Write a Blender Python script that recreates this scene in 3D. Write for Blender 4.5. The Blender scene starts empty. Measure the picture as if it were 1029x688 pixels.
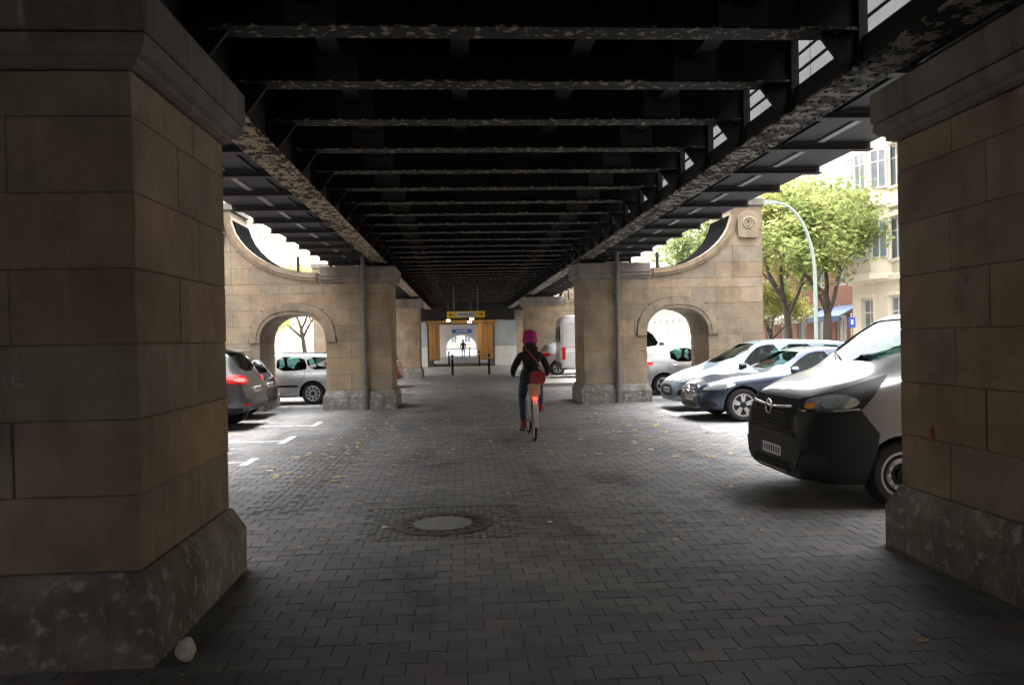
import bpy, bmesh, math, random
import numpy as np
from mathutils import Vector, Matrix
from mathutils.bvhtree import BVHTree
R = math.radians
PI = math.pi
rnd = random.Random(7)
sc = bpy.context.scene
col = sc.collection

# ------------------------------------------------------------------ camera
FPX, YAW, PITCH, ROLL, EYE = 785.0, R(3.749), R(-0.257), R(1.15), 1.6
F = Vector((math.sin(YAW)*math.cos(PITCH), math.cos(YAW)*math.cos(PITCH), math.sin(PITCH)))
Rt = Vector((math.cos(YAW), -math.sin(YAW), 0))
Up = Rt.cross(F)
R2 = Rt*math.cos(ROLL) - Up*math.sin(ROLL)
U2 = Rt*math.sin(ROLL) + Up*math.cos(ROLL)
cam_data = bpy.data.cameras.new('camera')
cam = bpy.data.objects.new('camera', cam_data)
col.objects.link(cam)
cam.matrix_world = Matrix(((R2.x, U2.x, -F.x, 0), (R2.y, U2.y, -F.y, 0), (R2.z, U2.z, -F.z, EYE), (0, 0, 0, 1)))
cam_data.sensor_width = 36
cam_data.sensor_fit = 'HORIZONTAL'
cam_data.lens = FPX/1029*36
cam_data.clip_start = 0.05
cam_data.clip_end = 2000
sc.camera = cam

# ------------------------------------------------------------------ sky, sun, exposure
SUN_EL, SUN_AZ = R(80), R(20)          # azimuth from +Y towards +X
world = bpy.data.worlds.new('World')
sc.world = world
world.use_nodes = True
wt = world.node_tree
wt.nodes.clear()
sky = wt.nodes.new('ShaderNodeTexSky')
sky.sky_type = 'NISHITA'
sky.sun_disc = False
sky.sun_elevation = SUN_EL
sky.sun_rotation = SUN_AZ
sky.air_density = 1.0
sky.dust_density = 6.0
sky.ozone_density = 0.5
hs = wt.nodes.new('ShaderNodeHueSaturation')
hs.inputs['Saturation'].default_value = 0.09      # an overcast, almost colourless sky
bg = wt.nodes.new('ShaderNodeBackground')
bg.inputs['Strength'].default_value = 0.15
wo = wt.nodes.new('ShaderNodeOutputWorld')
wt.links.new(sky.outputs[0], hs.inputs['Color'])
wt.links.new(hs.outputs[0], bg.inputs['Color'])
wt.links.new(bg.outputs[0], wo.inputs['Surface'])
sun_data = bpy.data.lights.new('sun', 'SUN')
sun_data.energy = .5
sun_data.angle = R(30)
sun_data.color = (1.0, 0.96, 0.9)
sun = bpy.data.objects.new('sun', sun_data)
col.objects.link(sun)
sd = Vector((math.sin(SUN_AZ)*math.cos(SUN_EL), math.cos(SUN_AZ)*math.cos(SUN_EL), math.sin(SUN_EL)))
sun.rotation_euler = sd.to_track_quat('Z', 'Y').to_euler()
sc.view_settings.view_transform = 'Standard'
sc.view_settings.look = 'None'
sc.view_settings.gamma = 1
sc.view_settings.use_curve_mapping = False
sc.view_settings.exposure = 3.4
sc.render.engine = 'CYCLES'
sc.cycles.use_denoising = True
sc.cycles.max_bounces = 8
sc.cycles.diffuse_bounces = 5
sc.cycles.transparent_max_bounces = 16

# ------------------------------------------------------------------ helpers: materials
MATS = {}
def node_mat(name, color, rough=0.6, metal=0.0, var=0.0, var2=None, scale=3.0, bump=0.0, bscale=40.0,
             rand=0.0, hue=None, streak=None, spec=0.5, emit=None, flake=None, coat=0.0, stretch=None, thr=None, trans=0.0):
    """Principled material: base colour varied by world-space noise, by object, fine bump, optional flaking second colour."""
    if name in MATS: return MATS[name]
    m = bpy.data.materials.new(name)
    m.use_nodes = True
    nt = m.node_tree
    N, L = nt.nodes, nt.links
    b = N['Principled BSDF']
    b.inputs['Roughness'].default_value = rough
    b.inputs['Metallic'].default_value = metal
    b.inputs['Specular IOR Level'].default_value = spec
    if coat: b.inputs['Coat Weight'].default_value = coat; b.inputs['Coat Roughness'].default_value = 0.06
    if trans: b.inputs['Transmission Weight'].default_value = trans
    c = (*color, 1)
    b.inputs['Base Color'].default_value = c
    if emit: b.inputs['Emission Color'].default_value = (*emit[:3], 1); b.inputs['Emission Strength'].default_value = emit[3]
    geo = None
    def pos():
        nonlocal geo
        if geo is None:
            g = N.new('ShaderNodeNewGeometry')
            mp = N.new('ShaderNodeMapping')
            if stretch: mp.inputs['Scale'].default_value = stretch
            L.new(g.outputs['Position'], mp.inputs['Vector'])
            geo = mp.outputs[0]
        return geo
    out = None
    if var or rand or flake:
        rgb = N.new('ShaderNodeRGB'); rgb.outputs[0].default_value = c
        out = rgb.outputs[0]
        if var:
            nz = N.new('ShaderNodeTexNoise'); nz.inputs['Scale'].default_value = scale; nz.inputs['Detail'].default_value = 8; nz.inputs['Roughness'].default_value = 0.62
            L.new(pos(), nz.inputs['Vector'])
            rp = N.new('ShaderNodeValToRGB')
            rp.color_ramp.elements[0].position = 0.3; rp.color_ramp.elements[1].position = 0.7
            c2 = var2 if var2 else tuple(x*(1-var) for x in color)
            rp.color_ramp.elements[0].color = (*c2, 1); rp.color_ramp.elements[1].color = (*[min(1, x*(1+var*0.5)) for x in color], 1)
            L.new(nz.outputs['Fac'], rp.inputs[0])
            out = rp.outputs[0]
        if hue:
            oi = N.new('ShaderNodeObjectInfo'); mt = N.new('ShaderNodeMath'); mt.operation = 'MULTIPLY'; mt.inputs[1].default_value = 7.31
            fr_ = N.new('ShaderNodeMath'); fr_.operation = 'FRACT'
            L.new(oi.outputs['Random'], mt.inputs[0]); L.new(mt.outputs[0], fr_.inputs[0])
            rp = N.new('ShaderNodeValToRGB'); rp.color_ramp.elements[0].color = (*hue[0], 1); rp.color_ramp.elements[1].color = (*hue[1], 1)
            L.new(fr_.outputs[0], rp.inputs[0])
            mx = N.new('ShaderNodeMix'); mx.data_type = 'RGBA'; mx.blend_type = 'MULTIPLY'; mx.inputs['Factor'].default_value = 1
            L.new(out, mx.inputs[6]); L.new(rp.outputs[0], mx.inputs[7]); out = mx.outputs[2]
        if streak:
            g2 = N.new('ShaderNodeNewGeometry'); mp2 = N.new('ShaderNodeMapping'); mp2.inputs['Scale'].default_value = (3.2, 3.2, .45)
            L.new(g2.outputs['Position'], mp2.inputs['Vector'])
            nz = N.new('ShaderNodeTexNoise'); nz.inputs['Scale'].default_value = 1.6; nz.inputs['Detail'].default_value = 7; nz.inputs['Roughness'].default_value = .65
            L.new(mp2.outputs[0], nz.inputs['Vector'])
            mr = N.new('ShaderNodeMapRange'); mr.inputs['From Min'].default_value = .50; mr.inputs['From Max'].default_value = .70
            L.new(nz.outputs['Fac'], mr.inputs['Value'])
            ml = N.new('ShaderNodeMath'); ml.operation = 'MULTIPLY'; ml.inputs[1].default_value = streak; L.new(mr.outputs[0], ml.inputs[0])
            mx = N.new('ShaderNodeMix'); mx.data_type = 'RGBA'; L.new(ml.outputs[0], mx.inputs['Factor']); L.new(out, mx.inputs[6]); mx.inputs[7].default_value = (.05, .042, .035, 1); out = mx.outputs[2]
        if rand:
            oi = N.new('ShaderNodeObjectInfo')
            mr = N.new('ShaderNodeMapRange'); mr.inputs['To Min'].default_value = 1-rand; mr.inputs['To Max'].default_value = 1+rand
            L.new(oi.outputs['Random'], mr.inputs['Value'])
            mx = N.new('ShaderNodeMix'); mx.data_type = 'RGBA'; mx.blend_type = 'MULTIPLY'; mx.inputs['Factor'].default_value = 1
            L.new(out, mx.inputs[6]); L.new(mr.outputs[0], mx.inputs[7])
            out = mx.outputs[2]
        if flake:
            fcol, lo, hi, fs = flake
            nz = N.new('ShaderNodeTexNoise'); nz.inputs['Scale'].default_value = fs; nz.inputs['Detail'].default_value = 5; nz.inputs['Roughness'].default_value = 0.55
            L.new(pos(), nz.inputs['Vector'])
            mr = N.new('ShaderNodeMapRange'); mr.inputs['From Min'].default_value = lo; mr.inputs['From Max'].default_value = hi
            L.new(nz.outputs['Fac'], mr.inputs['Value'])
            mx = N.new('ShaderNodeMix'); mx.data_type = 'RGBA'
            L.new(mr.outputs[0], mx.inputs['Factor']); L.new(out, mx.inputs[6]); mx.inputs[7].default_value = (*fcol, 1)
            out = mx.outputs[2]
        L.new(out, b.inputs['Base Color'])
    if bump:
        nz = N.new('ShaderNodeTexNoise'); nz.inputs['Scale'].default_value = bscale; nz.inputs['Detail'].default_value = 6
        L.new(pos(), nz.inputs['Vector'])
        bp = N.new('ShaderNodeBump'); bp.inputs['Strength'].default_value = bump; bp.inputs['Distance'].default_value = 0.02
        L.new(nz.outputs['Fac'], bp.inputs['Height']); L.new(bp.outputs[0], b.inputs['Normal'])
    MATS[name] = m
    return m

def glass_mat(name, tint, refl=1.0):
    m = bpy.data.materials.new(name); m.use_nodes = True
    nt = m.node_tree; N, L = nt.nodes, nt.links
    N.remove(N['Principled BSDF'])
    t = N.new('ShaderNodeBsdfTransparent'); t.inputs[0].default_value = (*tint, 1)
    g = N.new('ShaderNodeBsdfGlossy'); g.inputs['Roughness'].default_value = 0.02; g.inputs['Color'].default_value = (.95, 1, 1, 1)
    fr = N.new('ShaderNodeFresnel'); fr.inputs['IOR'].default_value = 1.22
    mx = N.new('ShaderNodeMixShader')
    L.new(fr.outputs[0], mx.inputs[0]); L.new(t.outputs[0], mx.inputs[1]); L.new(g.outputs[0], mx.inputs[2])
    L.new(mx.outputs[0], N['Material Output'].inputs['Surface'])
    return m

# ------------------------------------------------------------------ helpers: geometry
def link(o, parent=None):
    col.objects.link(o)
    if parent is not None: o.parent = parent
    return o

def tag(o, label=None, cat=None, group=None, kind=None):
    if label: o['label'] = label
    if cat: o['category'] = cat
    if group: o['group'] = group
    if kind: o['kind'] = kind
    return o

def empty(name, loc=(0, 0, 0), rz=0, label=None, cat=None, group=None):
    o = bpy.data.objects.new(name, None)
    o.empty_display_size = 0.2
    col.objects.link(o)
    o.location = loc
    o.rotation_euler = (0, 0, rz)
    return tag(o, label, cat, group)

class MB:
    """collects shapes and links them as ONE mesh object"""
    def __init__(s): s.v = []; s.f = []
    def add(s, vs, fs):
        n = len(s.v); s.v += [tuple(p) for p in vs]; s.f += [tuple(i+n for i in f) for f in fs]; return s
    def box(s, x0, x1, y0, y1, z0, z1, c=0.0):
        if c <= 0:
            vs = [(x, y, z) for x in (x0, x1) for y in (y0, y1) for z in (z0, z1)]
            return s.add(vs, [(0, 1, 3, 2), (4, 6, 7, 5), (0, 4, 5, 1), (2, 3, 7, 6), (0, 2, 6, 4), (1, 5, 7, 3)])
        return s.add(*cham((x0+x1)/2, (y0+y1)/2, (z0+z1)/2, abs(x1-x0)/2, abs(y1-y0)/2, abs(z1-z0)/2, c))
    def prism(s, poly, axis, a, b):
        """poly: 2D points; axis 0: (y,z), 1: (x,z), 2: (x,y)"""
        n = len(poly)
        def P(p, t): return (t, p[0], p[1]) if axis == 0 else (p[0], t, p[1]) if axis == 1 else (p[0], p[1], t)
        vs = [P(p, a) for p in poly] + [P(p, b) for p in poly]
        fs = [tuple(range(n-1, -1, -1)), tuple(range(n, 2*n))] + [(i, (i+1) % n, n+(i+1) % n, n+i) for i in range(n)]
        return s.add(vs, fs)
    def tube(s, pts, r, n=8, cap=True, closed=False):
        pts = [Vector(p) for p in pts]
        rs = r if isinstance(r, (list, tuple)) else [r]*len(pts)
        m = len(pts); rings = []; prev = None
        for i, p in enumerate(pts):
            if closed: t = pts[(i+1) % m]-pts[i-1]
            else: t = pts[min(i+1, m-1)]-pts[max(i-1, 0)]
            t.normalize()
            if prev is None:
                a = Vector((0, 0, 1)) if abs(t.z) < .9 else Vector((1, 0, 0))
                u = t.cross(a).normalized()
            else:
                u = (prev - t*prev.dot(t)).normalized()
            prev = u; w = t.cross(u)
            rings.append([p + (u*math.cos(2*PI*k/n)+w*math.sin(2*PI*k/n))*rs[i] for k in range(n)])
        vs = [q for rg in rings for q in rg]; fs = []
        for i in range(m if closed else m-1):
            j = (i+1) % m
            for k in range(n): fs.append((i*n+k, i*n+(k+1) % n, j*n+(k+1) % n, j*n+k))
        if cap and not closed: fs += [tuple(range(n-1, -1, -1)), tuple(range((m-1)*n, m*n))]
        return s.add(vs, fs)
    def lathe(s, prof, n=24, axis=2, c=(0, 0, 0), closed=False):
        """prof: (radius, height) pairs turned about axis through c"""
        vs = []; m = len(prof)
        for (r, h) in prof:
            for k in range(n):
                a = 2*PI*k/n; u, w = r*math.cos(a), r*math.sin(a)
                p = (u, w, h) if axis == 2 else (u, h, w) if axis == 1 else (h, u, w)
                vs.append((p[0]+c[0], p[1]+c[1], p[2]+c[2]))
        fs = []
        for i in range(m if closed else m-1):
            j = (i+1) % m
            for k in range(n): fs.append((i*n+k, i*n+(k+1) % n, j*n+(k+1) % n, j*n+k))
        if not closed:
            if prof[0][0] > 1e-4: fs.append(tuple(range(n-1, -1, -1)))
            if prof[-1][0] > 1e-4: fs.append(tuple(range((m-1)*n, m*n)))
        return s.add(vs, fs)
    def mesh(s, name='mesh', smooth=0, fix=True, off=None):
        me = bpy.data.meshes.new(name)
        v = s.v if off is None else [(a-off[0], b-off[1], c-off[2]) for a, b, c in s.v]
        me.from_pydata(v, [], s.f)
        if fix:
            bm = bmesh.new(); bm.from_mesh(me)
            bmesh.ops.recalc_face_normals(bm, faces=bm.faces); bm.to_mesh(me); bm.free()
        if smooth:
            me.polygons.foreach_set('use_smooth', [True]*len(me.polygons))
            me.set_sharp_from_angle(angle=R(smooth))
        me.update()
        return me
    def build(s, name, mat, parent=None, smooth=0, world=False, loc=None):
        """world=True: geometry given in world coordinates although the parent stands elsewhere"""
        off = None
        if world and parent is not None:
            off = Vector(parent.location)
            if parent.parent is not None: off = off + parent.parent.location
        me = s.mesh(name, smooth, off=off)
        if mat is not None: me.materials.append(mat)
        o = bpy.data.objects.new(name, me)
        if loc is not None: o.location = loc
        return link(o, parent)

def cham(cx, cy, cz, a, b, c, k):
    k = min(k, a*.45, b*.45, c*.45)
    vs = []; idx = {}
    for sx in (-1, 1):
        for sy in (-1, 1):
            for sz in (-1, 1):
                for ax in range(3):
                    d = [a-k, b-k, c-k]; d[ax] = (a, b, c)[ax]
                    idx[(sx, sy, sz, ax)] = len(vs)
                    vs.append((cx+sx*d[0], cy+sy*d[1], cz+sz*d[2]))
    fs = []
    for ax in range(3):
        o = [i for i in range(3) if i != ax]
        for sg in (-1, 1):
            q = []
            for (p, r) in ((-1, -1), (1, -1), (1, 1), (-1, 1)):
                s = [0, 0, 0]; s[ax] = sg; s[o[0]] = p; s[o[1]] = r
                q.append(idx[(*s, ax)])
            fs.append(tuple(q))
    for ax in range(3):
        o = [i for i in range(3) if i != ax]
        for p in (-1, 1):
            for r in (-1, 1):
                s0 = [0, 0, 0]; s0[o[0]] = p; s0[o[1]] = r
                s1 = list(s0); s0[ax] = -1; s1[ax] = 1
                fs.append((idx[(*s0, o[0])], idx[(*s1, o[0])], idx[(*s1, o[1])], idx[(*s0, o[1])]))
    for sx in (-1, 1):
        for sy in (-1, 1):
            for sz in (-1, 1): fs.append(tuple(idx[(sx, sy, sz, a)] for a in range(3)))
    return vs, fs

MESHES = {}
def inst(name, me, parent, loc, rot=None):
    o = bpy.data.objects.new(name, me)
    o.location = loc
    if rot: o.rotation_euler = rot
    return link(o, parent)

def copy_tree(o, parent=None, memo=None):
    c = o.copy(); col.objects.link(c); c.parent = parent
    for ch in list(o.children): copy_tree(ch, c)
    return c

def smooth_poly(pts, it=2, closed=True):
    p = [tuple(q) for q in pts]
    for _ in range(it):
        o = []
        n = len(p)
        rng = range(n) if closed else range(n-1)
        if not closed: o.append(p[0])
        for i in rng:
            a, b = p[i], p[(i+1) % n]
            o.append(tuple(.75*u+.25*v for u, v in zip(a, b))); o.append(tuple(.25*u+.75*v for u, v in zip(a, b)))
        if not closed: o.append(p[-1])
        p = o
    return p

# ------------------------------------------------------------------ materials
M = {}
M['stone'] = node_mat('sandstone', (.30, .243, .175), .85, var=.34, var2=(.20, .16, .116), scale=2.3, bump=.65, bscale=26, rand=.10, hue=((.94, .97, 1.0), (1.07, .98, .88)), streak=.26, spec=.25)
M['stone_arch'] = node_mat('arch_sandstone', (.27, .218, .157), .85, streak=.4, var=.35, scale=2.3, bump=.3, bscale=34, rand=.07, spec=.25)
M['stone_cap'] = node_mat('grey_sandstone', (.22, .20, .172), .85, streak=.5, var=.3, scale=2.0, bump=.25, bscale=30, rand=.1, spec=.25)
M['plinth'] = node_mat('plinth_granite', (.215, .198, .172), .85, streak=.5, var=.45, var2=(.11, .10, .09), scale=3.2, bump=.5, bscale=22, rand=.12, spec=.25, flake=((.36, .345, .32), .55, .68, 12))
M['scoop_shade'] = node_mat('painted_shade', (.007, .007, .0075), .9, var=.3, scale=3, spec=0)  # near-black colour standing in for shade on the scoop tops
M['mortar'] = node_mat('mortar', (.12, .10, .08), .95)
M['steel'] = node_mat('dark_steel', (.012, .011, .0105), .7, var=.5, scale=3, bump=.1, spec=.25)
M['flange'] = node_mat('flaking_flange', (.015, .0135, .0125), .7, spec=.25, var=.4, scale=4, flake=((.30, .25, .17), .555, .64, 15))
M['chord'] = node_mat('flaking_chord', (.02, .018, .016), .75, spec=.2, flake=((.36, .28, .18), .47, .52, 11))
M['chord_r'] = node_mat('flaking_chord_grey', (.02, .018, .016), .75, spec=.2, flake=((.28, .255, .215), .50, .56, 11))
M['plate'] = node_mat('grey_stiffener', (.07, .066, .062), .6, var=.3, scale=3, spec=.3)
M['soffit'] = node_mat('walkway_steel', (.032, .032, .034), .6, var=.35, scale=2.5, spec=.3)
M['zinc'] = node_mat('zinc_strip', (.30, .30, .30), .45, metal=.3, var=.25, scale=5)
M['parapet'] = node_mat('parapet_sheet', (.10, .10, .105), .7, var=.25, scale=2)
M['pipe'] = node_mat('grey_pipe', (.13, .13, .125), .5, var=.3, scale=6)
M['asphalt'] = node_mat('asphalt', (.075, .075, .077), .85, var=.3, scale=1.2, bump=.3, bscale=120)
M['concrete'] = node_mat('pale_concrete', (.30, .29, .27), .85, var=.25, scale=2, bump=.2, bscale=50)
M['white_paint'] = node_mat('white_road_paint', (.48, .48, .47), .7, var=.5, var2=(.14, .14, .14), scale=7)
M['sand'] = node_mat('joint_sand', (.042, .04, .038), .95)
M['castiron'] = node_mat('cast_iron', (.085, .08, .078), .45, metal=.5, var=.4, scale=14, bump=.3, bscale=60)
M['rust'] = node_mat('rusty_iron', (.05, .042, .036), .65, metal=.3, var=.5, scale=14, bump=.4, bscale=60)
M['manhole_concrete'] = node_mat('manhole_concrete', (.15, .15, .148), .75, var=.25, scale=12, bump=.3, bscale=80)
M['cobble'] = node_mat('small_cobbles', (.12, .117, .112), .75, var=.4, scale=16, bump=.3, bscale=60)

def paver_mat(name, src):
    m = bpy.data.materials.new(name); m.use_nodes = True
    nt = m.node_tree; N, L = nt.nodes, nt.links
    b = N['Principled BSDF']; b.inputs['Specular IOR Level'].default_value = .22
    g = N.new('ShaderNodeNewGeometry')
    if src == 'attr':
        a = N.new('ShaderNodeAttribute'); a.attribute_name = 'tone'; t = a.outputs['Fac']
    elif src == 'obj':
        a = N.new('ShaderNodeObjectInfo'); t = a.outputs['Random']
    else:
        br = N.new('ShaderNodeTexBrick'); br.inputs['Scale'].default_value = 1
        br.inputs['Brick Width'].default_value = .2; br.inputs['Row Height'].default_value = .14; br.inputs['Mortar Size'].default_value = .006
        br.inputs['Color1'].default_value = (0, 0, 0, 1); br.inputs['Color2'].default_value = (1, 1, 1, 1); br.inputs['Mortar'].default_value = (.0, .0, .0, 1)
        L.new(g.outputs['Position'], br.inputs['Vector']); t = br.outputs['Color']
    mr = N.new('ShaderNodeMapRange'); mr.inputs['To Min'].default_value = .86; mr.inputs['To Max'].default_value = 1.14
    L.new(t, mr.inputs['Value'])
    n1 = N.new('ShaderNodeTexNoise'); n1.inputs['Scale'].default_value = .55; n1.inputs['Detail'].default_value = 9; n1.inputs['Roughness'].default_value = .68
    n2 = N.new('ShaderNodeTexNoise'); n2.inputs['Scale'].default_value = 90; n2.inputs['Detail'].default_value = 4
    L.new(g.outputs['Position'], n1.inputs['Vector']); L.new(g.outputs['Position'], n2.inputs['Vector'])
    rp = N.new('ShaderNodeValToRGB'); e = rp.color_ramp.elements
    e[0].position = .3; e[1].position = .72; e[0].color = (.094, .094, .096, 1); e[1].color = (.186, .186, .189, 1)
    L.new(n1.outputs['Fac'], rp.inputs[0])
    m1 = N.new('ShaderNodeMix'); m1.data_type = 'RGBA'; m1.blend_type = 'MULTIPLY'; m1.inputs['Factor'].default_value = 1
    L.new(rp.outputs[0], m1.inputs[6]); L.new(mr.outputs[0], m1.inputs[7])
    mr2 = N.new('ShaderNodeMapRange'); mr2.inputs['To Min'].default_value = .7; mr2.inputs['To Max'].default_value = 1.3
    L.new(n2.outputs['Fac'], mr2.inputs['Value'])
    m2 = N.new('ShaderNodeMix'); m2.data_type = 'RGBA'; m2.blend_type = 'MULTIPLY'; m2.inputs['Factor'].default_value = 1
    L.new(m1.outputs[2], m2.inputs[6]); L.new(mr2.outputs[0], m2.inputs[7])
    n3 = N.new('ShaderNodeTexNoise'); n3.inputs['Scale'].default_value = 1.1; n3.inputs['Detail'].default_value = 5; n3.inputs['Distortion'].default_value = .6
    mp3 = N.new('ShaderNodeMapping'); mp3.inputs['Scale'].default_value = (1.6, .55, 1); mp3.inputs['Location'].default_value = (3.7, 1.2, 0)
    L.new(g.outputs['Position'], mp3.inputs['Vector']); L.new(mp3.outputs[0], n3.inputs['Vector'])
    st_ = N.new('ShaderNodeMapRange'); st_.inputs['From Min'].default_value = .56; st_.inputs['From Max'].default_value = .72; st_.inputs['To Min'].default_value = 1; st_.inputs['To Max'].default_value = .55
    L.new(n3.outputs['Fac'], st_.inputs['Value'])
    m3 = N.new('ShaderNodeMix'); m3.data_type = 'RGBA'; m3.blend_type = 'MULTIPLY'; m3.inputs['Factor'].default_value = 1
    L.new(m2.outputs[2], m3.inputs[6]); L.new(st_.outputs[0], m3.inputs[7])
    hr_ = N.new('ShaderNodeValToRGB'); hr_.color_ramp.interpolation = 'CONSTANT'
    e2 = hr_.color_ramp.elements; e2[0].color = (1, 1, 1, 1); e2[1].position = .93; e2[1].color = (1.05, .975, .95, 1); e3 = e2.new(.1); e3.color = (1, .99, .97, 1); e2[0].color = (.91, .91, .92, 1)
    L.new(t, hr_.inputs[0])
    m4 = N.new('ShaderNodeMix'); m4.data_type = 'RGBA'; m4.blend_type = 'MULTIPLY'; m4.inputs['Factor'].default_value = 1
    L.new(m3.outputs[2], m4.inputs[6]); L.new(hr_.outputs[0], m4.inputs[7])
    L.new(m4.outputs[2], b.inputs['Base Color'])
    rr = N.new('ShaderNodeMapRange'); rr.inputs['To Min'].default_value = .62; rr.inputs['To Max'].default_value = .9
    L.new(n1.outputs['Fac'], rr.inputs['Value']); L.new(rr.outputs[0], b.inputs['Roughness'])
    bp = N.new('ShaderNodeBump'); bp.inputs['Strength'].default_value = .25; bp.inputs['Distance'].default_value = .01
    L.new(n2.outputs['Fac'], bp.inputs['Height']); L.new(bp.outputs[0], b.inputs['Normal'])
    return m

# ------------------------------------------------------------------ ground
def sheet(name, x0, x1, y0, y1, z, mat, n=1):
    me = bpy.data.meshes.new(name)
    me.from_pydata([(x0, y0, z), (x1, y0, z), (x1, y1, z), (x0, y1, z)], [], [(0, 1, 2, 3)])
    me.materials.append(mat)
    o = bpy.data.objects.new(name, me)
    return tag(link(o), kind='structure')
sheet('ground', -400, 400, -150, 900, -.16, M['asphalt'])
road_r = sheet('road', 9.6, 17.0, -60, 200, -.11, M['asphalt'])
road_l = sheet('road', -17.5, -8.6, -60, 200, -.11, M['asphalt'])
PX0, PX1, PY0, PY1 = -7.0, 8.0, 2.5, 24.0
paving = MB().box(PX0, PX1, PY0, PY1, -.1, -.0045).build('paving', M['sand']); tag(paving, kind='structure')
pm_far = paver_mat('pavers_distant', 'brick')
cp = MB()
cp.box(-8.4, PX0, -30, 130, -.14, -.002); cp.box(PX1, 9.4, -30, 130, -.14, -.002)
cp.box(PX0, PX1, -30, PY0, -.14, -.002); cp.box(PX0, PX1, PY1, 130, -.14, -.002)
tag(cp.build('car_park', pm_far), kind='structure')
for xa, xb in ((9.4, 9.6), (-8.6, -8.4)):
    k = tag(MB().box(xa, xb, -60, 200, -.14, .012).build('kerb', M['concrete']), kind='structure')
MHX, MHY = -.19, 6.86
PATCH = (-.74, .36, 6.31, 7.41)
def paver_poly(g=.0024):
    a, d, w = .1-g, .07-g*.35, .006
    top = [(-a, d+w), (-.062, d+w), (-.040, d-w), (.040, d-w), (.062, d+w), (a, d+w)]
    return [(x, -y) for x, y in top] + [(x, y) for x, y in reversed(top)]
pp = paver_poly()
def paver_mesh():
    mb = MB(); n = len(pp)
    ins = [(x*.98, y*.985) for x, y in pp]
    mb.add([(x, y, -.03) for x, y in pp] + [(x, y, -.0025) for x, y in pp] + [(x, y, 0) for x, y in ins],
           [(i, (i+1) % n, n+(i+1) % n, n+i) for i in range(n)] + [(n+i, n+(i+1) % n, 2*n+(i+1) % n, 2*n+i) for i in range(n)] + [tuple(range(2*n, 3*n))])
    me = mb.mesh('paver'); me.materials.append(paver_mat('pavers_near', 'obj')); return me
def proj(p):
    d = Vector(p) - Vector((0, 0, EYE)); z = d.dot(F)
    return (514.5+FPX*d.dot(R2)/z, 344-FPX*d.dot(U2)/z) if z > .1 else (-1e4, -1e4)
STRIP = (-1.93, -1.52, 7.4, 23.5)       # run of small cobbles beside the left piers
cells = []
ny = int((PY1-PY0)/.14)
for j in range(ny):
    y = PY0+.07+j*.14
    for i in range(int((PX1-PX0)/.2)):
        x = PX0+.1+i*.2+(.1 if j % 2 else 0)
        if x > PX1-.1: continue
        if PATCH[0]-.09 < x < PATCH[1]+.09 and PATCH[2]-.07 < y < PATCH[3]+.07: continue
        if STRIP[0]-.09 < x < STRIP[1]+.09 and y > STRIP[2]-.07: continue
        cells.append((x, y))
view = [c for c in cells if -12 < proj((c[0], c[1], 0))[0] < 1041 and proj((c[0], c[1], 0))[1] < 700 and -1.48 < c[0] < 3.2]
view.sort(key=lambda c: c[1]*c[1]+.3*c[0]*c[0])
near = set(view[:300])
pme = paver_mesh()
for x, y in view[:300]:
    o = inst('paver', pme, paving, (x, y, rnd.uniform(-.002, .0015)), (rnd.gauss(0, .006), rnd.gauss(0, .006), rnd.gauss(0, .006)))
rest = [c for c in cells if c not in near]
n = len(pp)
base = np.array([(x, y, -.02) for x, y in pp]+[(x*.98, y*.985, 0) for x, y in pp])
vv = np.zeros((len(rest), 2*n, 3))
for k, (x, y) in enumerate(rest):
    vv[k] = base + np.array((x, y, rnd.uniform(-.002, .0015)))
    t1, t2 = rnd.gauss(0, .006), rnd.gauss(0, .006)
    vv[k, :, 2] += base[:, 0]*t1+base[:, 1]*t2
fs = [(i, (i+1) % n, n+(i+1) % n, n+i) for i in range(n)]+[tuple(range(n, 2*n))]
faces = [tuple(q+k*2*n for q in f) for k in range(len(rest)) for f in fs]
me = bpy.data.meshes.new('pavers'); me.from_pydata(vv.reshape(-1, 3).tolist(), [], faces)
at = me.attributes.new('tone', 'FLOAT', 'FACE')
at.data.foreach_set('value', np.repeat(np.random.default_rng(3).random(len(rest)), len(fs)).astype(np.float32))
me.materials.append(paver_mat('pavers_mid', 'attr'))
tag(link(bpy.data.objects.new('pavers', me), paving), kind='stuff')
def cobbles(name, x0, x1, y0, y1, s, skip=None, parent=None):
    mb = MB()
    y = y0+s/2
    while y < y1:
        x = x0+s/2
        while x < x1:
            px, py = x+rnd.uniform(-.1, .1)*s, y+rnd.uniform(-.1, .1)*s
            if not (skip and skip(px, py)):
                a, b = s*rnd.uniform(.44, .5), s*rnd.uniform(.44, .5); h = rnd.uniform(-.005, -.001)
                ro = rnd.uniform(-.2, .2)
                c, q = math.cos(ro), math.sin(ro)
                P = lambda u, w, z: (px+u*c-w*q, py+u*q+w*c, z)
                mb.add([P(-a, -b, -.03), P(a, -b, -.03), P(a, b, -.03), P(-a, b, -.03), P(-a*.84, -b*.84, h), P(a*.84, -b*.84, h), P(a*.84, b*.84, h), P(-a*.84, b*.84, h)],
                       [(0, 1, 5, 4), (1, 2, 6, 5), (2, 3, 7, 6), (3, 0, 4, 7), (4, 5, 6, 7)])
            x += s
        y += s
    return tag(mb.build(name, M['cobble'], parent), kind='stuff')
cobbles('cobbles', PATCH[0]-.25, PATCH[1]+.25, PATCH[2]-.1, PATCH[3]+.1, .062, lambda x, y: math.hypot(x-MHX, y-MHY) < .44, paving)
cobbles('cobbles', STRIP[0]-.25, STRIP[1]+.25, STRIP[2]-.1, STRIP[3], .085, None, paving)
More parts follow.
